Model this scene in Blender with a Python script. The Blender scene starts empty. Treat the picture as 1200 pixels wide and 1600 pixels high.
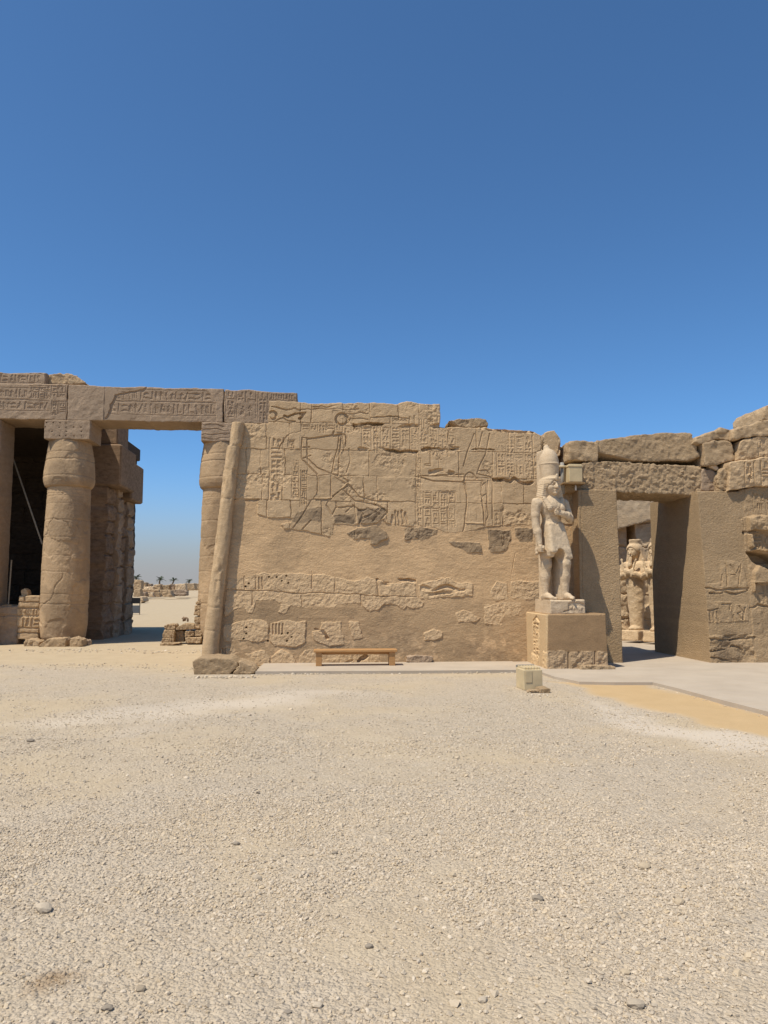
import bpy, math, random
import numpy as np
from mathutils import Vector, Matrix
R = math.radians
sc = bpy.context.scene
col = sc.collection
rnd = random.Random(7)

# ------------------------------------------------------------------ camera, sky, sun, exposure
F = 1190.0; PITCH = R(5.5); CH = 1.75; YAW = R(4.5)
cam_d = bpy.data.cameras.new('camera'); cam = bpy.data.objects.new('camera', cam_d); col.objects.link(cam)
cam.location = (0, 0, CH); cam.rotation_euler = (R(90) + PITCH, 0, 0)
cam_d.sensor_fit = 'VERTICAL'; cam_d.sensor_height = 24.0; cam_d.lens = F / 1600 * 24.0
cam_d.clip_start = 0.05; cam_d.clip_end = 4000
sc.camera = cam
SUN_EL = R(62); PHI = R(31)            # elevation; angle of the rays to the wall plane
az = YAW + PHI                         # rays travel towards this direction in plan
sund = Vector((math.cos(az) * math.cos(SUN_EL), math.sin(az) * math.cos(SUN_EL), -math.sin(SUN_EL)))
w_ = bpy.data.worlds.new('World'); sc.world = w_; w_.use_nodes = True
nt = w_.node_tree; bg = nt.nodes['Background']
sky = nt.nodes.new('ShaderNodeTexSky'); sky.sky_type = 'NISHITA'; sky.sun_disc = False
sky.sun_elevation = SUN_EL
sky.sun_rotation = math.atan2(-sund.x, -sund.y)
sky.altitude = 0; sky.air_density = 0.7; sky.dust_density = 0.5; sky.ozone_density = 8.0
gain = nt.nodes.new('ShaderNodeMix'); gain.data_type = 'RGBA'; gain.blend_type = 'MULTIPLY'; gain.inputs[0].default_value = 1.0
gain.inputs[7].default_value = (0.93, 1.22, 1.26, 1); nt.links.new(sky.outputs[0], gain.inputs[6])
# dusty air above the horizon
tcw = nt.nodes.new('ShaderNodeTexCoord'); spz = nt.nodes.new('ShaderNodeSeparateXYZ'); nt.links.new(tcw.outputs['Generated'], spz.inputs[0])
def wm(op, a, b):
    m = nt.nodes.new('ShaderNodeMath'); m.operation = op
    for i, v in ((0, a), (1, b)):
        if hasattr(v, 'is_output'): nt.links.new(v, m.inputs[i])
        else: m.inputs[i].default_value = v
    return m.outputs[0]
hz = wm('DIVIDE', wm('MAXIMUM', spz.outputs[2], 0.0), 0.09); hz = wm('POWER', 2.718, wm('MULTIPLY', wm('MULTIPLY', hz, hz), -1.0))
hmix = nt.nodes.new('ShaderNodeMix'); hmix.data_type = 'RGBA'; nt.links.new(hz, hmix.inputs[0]); nt.links.new(gain.outputs[2], hmix.inputs[6]); hmix.inputs[7].default_value = (3.05, 3.1, 3.2, 1)
nt.links.new(hmix.outputs[2], bg.inputs[0]); bg.inputs[1].default_value = 0.127
sl = bpy.data.lights.new('sun', 'SUN'); sl.energy = 5.0; sl.angle = R(0.5); sl.color = (1.0, 0.92, 0.79)
so = bpy.data.objects.new('sun', sl); col.objects.link(so); so.rotation_euler = sund.to_track_quat('-Z', 'Y').to_euler()
sc.view_settings.view_transform = 'Standard'; sc.view_settings.look = 'None'
sc.view_settings.exposure = 0.0; sc.view_settings.gamma = 1.0
try:
    sc.cycles.max_bounces = 6; sc.cycles.diffuse_bounces = 4
except Exception: pass

# ------------------------------------------------------------------ frames: world <-> temple (u right, w into the wall, z up)
def ray(x, y):
    a = (x - 600) / F; b = (800 - y) / F; c, s = math.cos(PITCH), math.sin(PITCH)
    return np.array([a, c - b * s, s + b * c])
def GW(x, y, z=0.0):
    d = ray(x, y); t = (z - CH) / d[2]; return np.array([0, 0, CH]) + t * d
ORG = GW(600, 1040)
eu = np.array([math.cos(YAW), math.sin(YAW), 0]); ew = np.array([-math.sin(YAW), math.cos(YAW), 0])
def G(x, y, z=0.0):                     # photo point on the ground -> (u, w)
    q = GW(x, y, z) - ORG; q[2] = 0; return float(q @ eu), float(q @ ew)
def P(x, y, w0=0.0, k=0.0):             # photo point on the (battered) vertical plane w = w0 + k z -> (u, z)
    d = ray(x, y); c = np.array([0, 0, CH]); o = ORG.copy(); o[2] = 0
    t = (w0 + k * CH - (c - o) @ ew) / (d @ ew - k * d[2]); p = c + t * d
    return float((p - o) @ eu), float(p[2])
def T(u, w, z=0.0):
    p = ORG + u * eu + w * ew; return Vector((float(p[0]), float(p[1]), z))
def zm(pts, x0, y0, s): return [(x0 + a / s, y0 + b / s) for a, b in pts]
def PP(pts, w0=0.0, k=0.0): return np.array([P(x, y, w0, k) for x, y in pts])

# ------------------------------------------------------------------ noise
def _h(*ix):
    n = np.zeros(np.broadcast(*ix[:-1]).shape, np.int64)
    for i, m in zip(ix, (374761393, 668265263, 2147483647 // 3, 1442695041)): n = n + i * m
    n = n & 0xffffffff; n = ((n ^ (n >> 13)) * 1274126177) & 0xffffffff
    n = ((n ^ (n >> 15)) * 668265263) & 0xffffffff
    return ((n ^ (n >> 16)) & 0xffff).astype(np.float32) / 65535.0
def n2(x, y, seed=0):
    ix = np.floor(x).astype(np.int64); iy = np.floor(y).astype(np.int64); fx = x - ix; fy = y - iy
    fx = fx * fx * (3 - 2 * fx); fy = fy * fy * (3 - 2 * fy)
    a = _h(ix, iy, seed * 7919); b = _h(ix + 1, iy, seed * 7919); c = _h(ix, iy + 1, seed * 7919); d = _h(ix + 1, iy + 1, seed * 7919)
    return ((a * (1 - fx) + b * fx) * (1 - fy) + (c * (1 - fx) + d * fx) * fy) * 2 - 1
def f2(x, y, sc_, oct=4, seed=0, gain=0.5):
    r = 0; a = 1
    for o in range(oct): r = r + a * n2(x * sc_ + 17.3 * o, y * sc_ - 9.1 * o, seed + o); a *= gain; sc_ *= 2.03
    return r
def n3(x, y, z, seed=0):
    ix = np.floor(x).astype(np.int64); iy = np.floor(y).astype(np.int64); iz = np.floor(z).astype(np.int64)
    fx = x - ix; fy = y - iy; fz = z - iz
    fx = fx * fx * (3 - 2 * fx); fy = fy * fy * (3 - 2 * fy); fz = fz * fz * (3 - 2 * fz); r = 0
    for a in (0, 1):
        for b in (0, 1):
            for c in (0, 1):
                r = r + (fx if a else 1 - fx) * (fy if b else 1 - fy) * (fz if c else 1 - fz) * _h(ix + a, iy + b, iz + c, seed * 31)
    return r * 2 - 1
def f3(x, y, z, s, oct=3, seed=0, gain=0.5):
    r = 0; a = 1
    for o in range(oct): r = r + a * n3(x * s + 5.2 * o, y * s + 1.7 * o, z * s - 3.3 * o, seed + o); a *= gain; s *= 2.05
    return r
def sstep(a, b, x):
    t = np.clip((x - a) / (b - a), 0, 1); return t * t * (3 - 2 * t)
def blur(A, n):
    for _ in range(n):
        B = np.pad(A, 1, mode='edge'); A = (B[1:-1, 1:-1] * 4 + B[:-2, 1:-1] + B[2:, 1:-1] + B[1:-1, :-2] + B[1:-1, 2:]) / 8
    return A
def inpoly(X, Y, poly):
    r = np.zeros(X.shape, bool); n = len(poly)
    for i in range(n):
        x0, y0 = poly[i]; x1, y1 = poly[(i + 1) % n]
        if y0 == y1: continue
        c = (y0 > Y) != (y1 > Y); r ^= c & (X < (x1 - x0) * (Y - y0) / (y1 - y0) + x0)
    return r
def segd(X, Y, a, b):
    dx, dy = b[0] - a[0], b[1] - a[1]; L = dx * dx + dy * dy + 1e-12
    t = np.clip(((X - a[0]) * dx + (Y - a[1]) * dy) / L, 0, 1)
    return np.hypot(X - a[0] - t * dx, Y - a[1] - t * dy)

# ------------------------------------------------------------------ meshes and objects
def mesh(name, V, Q, smooth=False, attrs=None):
    V = np.asarray(V, np.float32); me = bpy.data.meshes.new(name)
    if isinstance(Q, np.ndarray):
        me.vertices.add(len(V)); me.vertices.foreach_set('co', V.ravel())
        k = Q.shape[1]; me.loops.add(Q.size); me.polygons.add(len(Q))
        me.loops.foreach_set('vertex_index', Q.astype(np.int32).ravel())
        me.polygons.foreach_set('loop_start', np.arange(0, Q.size, k, dtype=np.int32))
        me.update(calc_edges=True); me.validate()
    else:
        me.from_pydata([tuple(map(float, v)) for v in V], [], [tuple(f) for f in Q]); me.update()
    me.polygons.foreach_set('use_smooth', np.full(len(me.polygons), smooth))
    for n, a in (attrs or {}).items():
        if len(me.vertices) == len(a):
            me.attributes.new(n, 'FLOAT', 'POINT').data.foreach_set('value', np.asarray(a, np.float32))
    return me
def tag(o, label=None, cat=None, group=None, kind=None):
    if label: o['label'] = label
    if cat: o['category'] = cat
    if group: o['group'] = group
    if kind: o['kind'] = kind
    return o
def thing(name, org, label, cat, group=None, rot=0.0):
    """an Empty at the thing's base; org in temple coordinates"""
    o = bpy.data.objects.new(name, None); o.empty_display_size = 0.2; col.objects.link(o)
    o.location = T(*org); o.rotation_euler = (0, 0, YAW + rot); o['org'] = org
    return tag(o, label, cat, group)
def obj(name, V, Q, mat, parent=None, smooth=False, attrs=None, org=None, **tags):
    """mesh given in temple coordinates (u, w, z); one linked object"""
    V = np.asarray(V, float)
    if parent is not None:
        p = parent
        org_ = np.array(p['org'])
    else:
        org_ = np.array(org if org is not None else [(V[:, 0].min() + V[:, 0].max()) / 2, (V[:, 1].min() + V[:, 1].max()) / 2, V[:, 2].min()])
    o = bpy.data.objects.new(name, mesh(name, V - org_, Q, smooth, attrs)); col.objects.link(o)
    o.data.materials.append(mat)
    if parent is not None: o.parent = parent; o['org'] = [float(v) for v in org_]
    else: o.location = T(*org_); o.rotation_euler = (0, 0, YAW); o['org'] = [float(v) for v in org_]
    return tag(o, **tags)
def box(u0, u1, w0, w1, z0, z1):
    V = [(u, w, z) for z in (z0, z1) for w in (w0, w1) for u in (u0, u1)]
    return V, [(0, 2, 3, 1), (4, 5, 7, 6), (0, 1, 5, 4), (2, 6, 7, 3), (0, 4, 6, 2), (1, 3, 7, 5)]
def join(*parts):
    V = []; Q = []
    for v, q in parts:
        n = len(V); V += [tuple(a) for a in v]; Q += [tuple(i + n for i in f) for f in q]
    return V, Q
def bevbox(u0, u1, w0, w1, z0, z1, b=0.01):
    """box with chamfered vertical and horizontal edges"""
    V = []; Q = []
    rings = [(z0, b), (z0 + b, 0), (z1 - b, 0), (z1, b)]
    for z, i in rings:
        x0, x1, y0, y1 = u0 + i, u1 - i, w0 + i, w1 - i
        V += [(x0 + b, y0, z), (x1 - b, y0, z), (x1, y0 + b, z), (x1, y1 - b, z), (x1 - b, y1, z), (x0 + b, y1, z), (x0, y1 - b, z), (x0, y0 + b, z)]
    for r in range(3):
        for i in range(8): Q.append((r * 8 + i, r * 8 + (i + 1) % 8, r * 8 + 8 + (i + 1) % 8, r * 8 + 8 + i))
    Q.append(tuple(range(7, -1, -1))); Q.append(tuple(range(24, 32)))
    return V, Q
def tube(pts, r, n=8, r1=None):
    V = []; Q = []; r1 = r if r1 is None else r1; N = len(pts)
    for i, p in enumerate(pts):
        p = Vector(p); a = Vector(pts[max(i - 1, 0)]); b = Vector(pts[min(i + 1, N - 1)]); t = (b - a).normalized()
        x = t.orthogonal().normalized() if i == 0 else (x - x.dot(t) * t).normalized()
        y = t.cross(x); rr = r + (r1 - r) * i / max(N - 1, 1)
        V += [tuple(p + (x * math.cos(2 * math.pi * j / n) + y * math.sin(2 * math.pi * j / n)) * rr) for j in range(n)]
    for i in range(N - 1):
        for j in range(n): Q.append((i * n + j, i * n + (j + 1) % n, (i + 1) * n + (j + 1) % n, (i + 1) * n + j))
    Q.append(tuple(range(n - 1, -1, -1))); Q.append(tuple((N - 1) * n + j for j in range(n)))
    return V, Q

# ------------------------------------------------------------------ materials
def nd(t, k, **kw):
    n = t.nodes.new(k)
    for a, b in kw.items(): setattr(n, a, b)
    return n
def mixc(t, f, a, b, mode='MIX'):
    m = nd(t, 'ShaderNodeMix', data_type='RGBA', blend_type=mode)
    for s, v in ((0, f), (6, a), (7, b)):
        if hasattr(v, 'is_output'): t.links.new(v, m.inputs[s])
        else: m.inputs[s].default_value = v if s == 0 else (*v, 1)
    return m.outputs[2]
def mth(t, op, a, b=0.0, c=None):
    m = nd(t, 'ShaderNodeMath', operation=op)
    for s, v in ((0, a), (1, b), (2, c)):
        if v is None: continue
        if hasattr(v, 'is_output'): t.links.new(v, m.inputs[s])
        else: m.inputs[s].default_value = v
    return m.outputs[0]
def noise(t, vec, s, det=4, rough=0.55, out=0, dist=0.0):
    n = nd(t, 'ShaderNodeTexNoise'); n.inputs['Scale'].default_value = s; n.inputs['Detail'].default_value = det
    n.inputs['Roughness'].default_value = rough; n.inputs['Distortion'].default_value = dist
    t.links.new(vec, n.inputs['Vector']); return n.outputs[out]
def ramp(t, x, a, b):
    m = nd(t, 'ShaderNodeMapRange'); m.inputs[1].default_value = a; m.inputs[2].default_value = b
    t.links.new(x, m.inputs[0]); return m.outputs[0]
def attr(t, n): return nd(t, 'ShaderNodeAttribute', attribute_name=n).outputs['Fac']
def newmat(name, rough=0.95):
    m = bpy.data.materials.new(name); m.use_nodes = True; t = m.node_tree; b = t.nodes['Principled BSDF']
    b.inputs['Roughness'].default_value = rough
    b.inputs['Specular IOR Level'].default_value = 0.15
    return m, t, b
def stone_mat(name, c1, c2, plaster=(0.58, 0.392, 0.215), dark=(0.16, 0.115, 0.075), fine=55.0, bump=0.012, streak=0.25, pit=0.5):
    m, t, b = newmat(name); pos = nd(t, 'ShaderNodeNewGeometry').outputs['Position']
    mp = nd(t, 'ShaderNodeMapping'); mp.inputs['Scale'].default_value = (1, 1, 2.2); t.links.new(pos, mp.inputs[0]); bed = mp.outputs[0]
    big = noise(t, pos, 0.9, 4); mid = noise(t, bed, 5.0, 5, 0.6); fin = noise(t, pos, fine, 4, 0.7); patch = noise(t, bed, 2.1, 6, 0.65, dist=0.6)
    c = mixc(t, ramp(t, mid, 0.3, 0.7), c1, c2)
    c = mixc(t, mth(t, 'MULTIPLY', ramp(t, patch, 0.55, 0.75), streak), c, tuple(v * 0.62 for v in c2))
    c = mixc(t, mth(t, 'MULTIPLY', ramp(t, big, 0.5, 0.72), 0.35), c, (c1[0] * 1.15, c1[1] * 1.12, c1[2] * 1.05))
    pl = mixc(t, ramp(t, patch, 0.35, 0.7), plaster, tuple(v * 0.82 for v in plaster)); pl = mixc(t, mth(t, 'MULTIPLY', ramp(t, noise(t, pos, 14.0, 5, 0.7), 0.55, 0.72), 0.22), pl, tuple(min(v * 1.25, .9) for v in plaster))
    c = mixc(t, attr(t, 'plaster'), c, pl)
    c = mixc(t, attr(t, 'dark'), c, dark)
    tint = mth(t, 'MULTIPLY_ADD', attr(t, 'tint'), 0.22, 1.0)
    gr = mth(t, 'MULTIPLY', mth(t, 'MULTIPLY_ADD', fin, 0.5, 0.75), mth(t, 'MULTIPLY_ADD', noise(t, bed, 26.0, 4, 0.75), 0.6, 0.70))
    sp = mth(t, 'MULTIPLY', tint, gr)
    cx = nd(t, 'ShaderNodeVectorMath', operation='SCALE'); t.links.new(c, cx.inputs[0]); t.links.new(sp, cx.inputs['Scale'])
    t.links.new(cx.outputs[0], b.inputs['Base Color'])
    h = mth(t, 'ADD', mth(t, 'MULTIPLY', fin, 0.7), mth(t, 'MULTIPLY', noise(t, bed, 20.0, 5, 0.72), 1.3))
    bp = nd(t, 'ShaderNodeBump'); bp.inputs['Distance'].default_value = bump; bp.inputs['Strength'].default_value = 0.9
    t.links.new(h, bp.inputs['Height']); t.links.new(bp.outputs[0], b.inputs['Normal'])
    return m
M = {}
M['wall'] = stone_mat('sandstone', (0.52, 0.37, 0.217), (0.42, 0.292, 0.165), bump=0.012)
M['col'] = stone_mat('column sandstone', (0.46, 0.325, 0.195), (0.39, 0.27, 0.155))
M['rock'] = stone_mat('rough sandstone', (0.50, 0.36, 0.215), (0.385, 0.27, 0.155), bump=0.03)
M['pale'] = stone_mat('pale limestone', (0.57, 0.445, 0.30), (0.48, 0.36, 0.23), bump=0.008, streak=0.35)
M['light'] = stone_mat('sun bleached sandstone', (0.66, 0.50, 0.32), (0.55, 0.40, 0.245), bump=0.02)
M['grey'] = stone_mat('grey brown sandstone', (0.38, 0.28, 0.19), (0.31, 0.222, 0.145), plaster=(0.385, 0.285, 0.195))
M['cave'] = stone_mat('shade darkened stone', (0.085, 0.062, 0.044), (0.05, 0.036, 0.026))  # near-black stone: the deep shade of the interior is put into the colour
M['old'] = stone_mat('old brown masonry', (0.34, 0.235, 0.155), (0.20, 0.135, 0.085), bump=0.03)
M['jamb'] = stone_mat('rough render', (0.42, 0.295, 0.17), (0.36, 0.25, 0.14), fine=38.0, bump=0.03, streak=0.12)
M['plinth'] = stone_mat('smooth render', (0.45, 0.32, 0.19), (0.38, 0.265, 0.155), plaster=(0.33, 0.215, 0.115), bump=0.006)  # plaster darkened: the front face's weak light is put into the colour
M['plinth side'] = stone_mat('lit side render', (0.52, 0.37, 0.205), (0.46, 0.32, 0.175), plaster=(0.48, 0.34, 0.19), bump=0.006)  # paler copy: the sunlit side's brightness is put into the colour
def flat_mat(name, c, rough=0.6, var=0.12, scale=8.0, metal=0.0, bump=0.0):
    m, t, b = newmat(name, rough); pos = nd(t, 'ShaderNodeNewGeometry').outputs['Position']
    n = noise(t, pos, scale, 5, 0.6)
    cc = mixc(t, ramp(t, n, 0.3, 0.75), c, tuple(v * (1 - 2 * var) for v in c)); t.links.new(cc, b.inputs['Base Color'])
    b.inputs['Metallic'].default_value = metal
    if bump:
        bp = nd(t, 'ShaderNodeBump'); bp.inputs['Distance'].default_value = bump; t.links.new(n, bp.inputs['Height']); t.links.new(bp.outputs[0], b.inputs['Normal'])
    return m
M['cream'] = flat_mat('cream painted metal', (0.62, 0.49, 0.29), 0.5, 0.12, 5)
M['creamd'] = flat_mat('rusty plate', (0.30, 0.19, 0.09), 0.6, 0.2, 15)
M['steel'] = flat_mat('weathered pipe', (0.34, 0.31, 0.26), 0.5, 0.15, 20)
M['black'] = flat_mat('black panel', (0.02, 0.02, 0.022), 0.4, 0.1, 6)
M['gpanel'] = flat_mat('grey panel', (0.13, 0.14, 0.15), 0.4, 0.1, 6)
M['white'] = flat_mat('white paint', (0.75, 0.75, 0.73), 0.5, 0.05, 6)
M['pole'] = flat_mat('bleached timber', (0.34, 0.28, 0.2), 0.8, 0.15, 12)
M['leaf'] = flat_mat('palm leaf', (0.06, 0.085, 0.035), 0.7, 0.3, 3)
M['trunk'] = flat_mat('palm bark', (0.15, 0.11, 0.075), 0.9, 0.2, 8)
def wood_mat():
    m, t, b = newmat('varnished timber', 0.45); tc = nd(t, 'ShaderNodeTexCoord').outputs['Object']
    mp = nd(t, 'ShaderNodeMapping'); mp.inputs['Scale'].default_value = (2, 18, 18); t.links.new(tc, mp.inputs[0])
    n = noise(t, mp.outputs[0], 3.0, 6, 0.6, dist=0.8)
    t.links.new(mixc(t, ramp(t, n, 0.3, 0.7), (0.50, 0.28, 0.115), (0.36, 0.19, 0.075)), b.inputs['Base Color'])
    return m
M['wood'] = wood_mat()
def pave_mat():
    m, t, b = newmat('pale paving', 0.9); pos = nd(t, 'ShaderNodeNewGeometry').outputs['Position']
    a = noise(t, pos, 1.3, 5, 0.6); f = noise(t, pos, 70, 3, 0.7)
    mp = nd(t, 'ShaderNodeMapping'); mp.inputs['Scale'].default_value = (0.5, 4, 1); t.links.new(pos, mp.inputs[0]); s = noise(t, mp.outputs[0], 2, 5)
    c = mixc(t, ramp(t, a, 0.35, 0.7), (0.46, 0.385, 0.295), (0.40, 0.33, 0.25)); c = mixc(t, mth(t, 'MULTIPLY', ramp(t, s, 0.5, 0.7), 0.35), c, (0.49, 0.39, 0.27))
    cx = nd(t, 'ShaderNodeVectorMath', operation='SCALE'); t.links.new(c, cx.inputs[0]); t.links.new(mth(t, 'MULTIPLY_ADD', f, 0.2, 0.9), cx.inputs['Scale'])
    t.links.new(cx.outputs[0], b.inputs['Base Color'])
    return m
M['pave'] = pave_mat()
def ground_mat():
    m, t, b = newmat('gravel and sand', 0.97); pos = nd(t, 'ShaderNodeNewGeometry').outputs['Position']
    big = noise(t, pos, 0.35, 5, 0.6, dist=0.4); mid = noise(t, pos, 2.2, 5, 0.65); fin = noise(t, pos, 90, 4, 0.75)
    def vor(s):
        v = nd(t, 'ShaderNodeTexVoronoi'); v.inputs['Scale'].default_value = s; t.links.new(pos, v.inputs['Vector']); return v
    v1 = vor(38); v2 = vor(75)
    gcol = mixc(t, ramp(t, mid, 0.3, 0.7), (0.48, 0.394, 0.285), (0.425, 0.343, 0.243))
    sep = nd(t, 'ShaderNodeSeparateColor'); t.links.new(v1.outputs['Color'], sep.inputs[0])
    gcol = mixc(t, mth(t, 'MULTIPLY', ramp(t, sep.outputs[0], 0.0, 1.0), 0.55), gcol, (0.58, 0.485, 0.365))
    gcol = mixc(t, mth(t, 'MULTIPLY', ramp(t, sep.outputs[1], 0.74, 0.97), 0.4), gcol, (0.25, 0.215, 0.175))
    scol = mixc(t, ramp(t, mid, 0.3, 0.7), (0.485, 0.385, 0.25), (0.43, 0.335, 0.215))
    ys = mixc(t, ramp(t, mid, 0.3, 0.7), (0.50, 0.35, 0.185), (0.46, 0.32, 0.165))
    sandf = mth(t, 'MAXIMUM', mth(t, 'MULTIPLY', ramp(t, big, 0.47, 0.62), 0.75), attr(t, 'sand'))
    c = mixc(t, sandf, gcol, scol); c = mixc(t, attr(t, 'yellow'), c, ys)
    c = mixc(t, attr(t, 'stain'), c, (0.24, 0.135, 0.05))
    c = mixc(t, attr(t, 'palegrey'), c, (0.56, 0.475, 0.37))
    cx = nd(t, 'ShaderNodeVectorMath', operation='SCALE'); t.links.new(c, cx.inputs[0]); t.links.new(mth(t, 'MULTIPLY_ADD', fin, 0.5, 0.75), cx.inputs['Scale'])
    t.links.new(cx.outputs[0], b.inputs['Base Color'])
    gr = mth(t, 'SUBTRACT', 1.0, mth(t, 'MAXIMUM', attr(t, 'yellow'), mth(t, 'MULTIPLY', sandf, 0.7)))
    h = mth(t, 'ADD', mth(t, 'MULTIPLY', v1.outputs['Distance'], -1.1), mth(t, 'MULTIPLY', v2.outputs['Distance'], -0.6))
    h = mth(t, 'ADD', mth(t, 'MULTIPLY', h, gr), mth(t, 'MULTIPLY', fin, 0.25))
    bp = nd(t, 'ShaderNodeBump'); bp.inputs['Distance'].default_value = 0.016; bp.inputs['Strength'].default_value = 0.9
    t.links.new(h, bp.inputs['Height']); t.links.new(bp.outputs[0], b.inputs['Normal'])
    return m
M['ground'] = ground_mat()
def pebble_mat():
    m, t, b = newmat('pebbles', 0.93); tn = attr(t, 'tint'); hu = attr(t, 'hue')
    pos = nd(t, 'ShaderNodeNewGeometry').outputs['Position']; f = noise(t, pos, 160, 3, 0.7)
    c = mixc(t, tn, (0.34, 0.278, 0.204), (0.60, 0.502, 0.376)); c = mixc(t, hu, c, (0.55, 0.42, 0.255))
    c = mixc(t, attr(t, 'dark'), c, (0.13, 0.115, 0.10))
    c = mixc(t, attr(t, 'stain'), c, (0.24, 0.135, 0.05))
    cx = nd(t, 'ShaderNodeVectorMath', operation='SCALE'); t.links.new(c, cx.inputs[0]); t.links.new(mth(t, 'MULTIPLY_ADD', f, 0.4, 0.8), cx.inputs['Scale'])
    t.links.new(cx.outputs[0], b.inputs['Base Color']); return m
M['pebble'] = pebble_mat()

# ------------------------------------------------------------------ relief canvases: a carved stone face as a real height field
GLY = {
 'reed': [[(.4, 0), (.4, 1), (.62, .85), (.62, .45), (.42, .4)]],
 'water': [[(0, .4), (.12, .65), (.25, .4), (.37, .65), (.5, .4), (.62, .65), (.75, .4), (.87, .65), (1, .4)]],
 'mouth': [[(0, .5), (.25, .68), (.5, .74), (.75, .68), (1, .5), (.75, .34), (.5, .28), (.25, .34), (0, .5)]],
 'loaf': [[(.1, .25), (.2, .6), (.5, .78), (.8, .6), (.9, .25), (.1, .25)]],
 'bird': [[(.05, .75), (.2, .95), (.35, .85), (.4, .65), (.75, .4), (1, .15), (.6, .2), (.35, .3), (.25, .5), (.25, .75)], [(.45, .25), (.45, 0), (.6, 0)], [(.58, .22), (.6, .02), (.75, .02)]],
 'snake': [[(0, .55), (.1, .8), (.2, .55), (.35, .4), (.6, .5), (.8, .4), (1, .45)]],
 'basket': [[(0, .7), (1, .7), (.85, .4), (.5, .25), (.15, .4), (0, .7)]],
 'ankh': [[(.5, 0), (.5, .5)], [(.2, .5), (.8, .5)], [(.5, .5), (.3, .75), (.5, 1), (.7, .75), (.5, .5)]],
 'djed': [[(.5, 0), (.5, .9)], [(.25, .55), (.75, .55)], [(.25, .7), (.75, .7)], [(.25, .85), (.75, .85)], [(.3, 0), (.7, 0)]],
 'square': [[(.2, .2), (.8, .2), (.8, .8), (.2, .8), (.2, .2)]],
 'foot': [[(.35, 1), (.35, .2), (.9, .2), (.9, .08), (.2, .08), (.2, 1)]],
 'house': [[(.2, .1), (.05, .1), (.05, .8), (.95, .8), (.95, .1), (.75, .1)]],
 'sun': [[(.5 + .38 * math.cos(a), .5 + .38 * math.sin(a)) for a in np.linspace(0, 6.283, 13)], [(.48, .5), (.52, .5)]],
 'three': [[(.2, .15), (.2, .85)], [(.5, .15), (.5, .85)], [(.8, .15), (.8, .85)]],
 'man': [[(.4, .95), (.55, .95), (.55, .78), (.4, .78), (.4, .95)], [(.45, .76), (.3, .5), (.3, .1), (.9, .1), (.75, .45), (.5, .4)], [(.5, .65), (.85, .7)]],
 'feather': [[(.45, 0), (.4, .8), (.55, 1), (.7, .85), (.6, .2), (.47, 0)]],
 'bar': [[(0, .5), (1, .5)], [(0, .62), (1, .62)]],
 'stool': [[(.1, .1), (.1, .7), (.9, .7), (.9, .1)], [(.1, .4), (.9, .4)]],
 'beetle': [[(.3, .2), (.3, .7), (.5, .85), (.7, .7), (.7, .2), (.5, .1), (.3, .2)], [(.3, .5), (.05, .7)], [(.7, .5), (.95, .7)], [(.3, .3), (.05, .2)], [(.7, .3), (.95, .2)]],
}
TALL = ['reed', 'ankh', 'djed', 'feather', 'foot', 'man', 'bird', 'three', 'beetle']
WIDE = ['water', 'mouth', 'snake', 'basket', 'bar', 'mouth', 'water', 'basket']
SMALL = ['loaf', 'square', 'sun', 'loaf', 'ankh']
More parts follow.
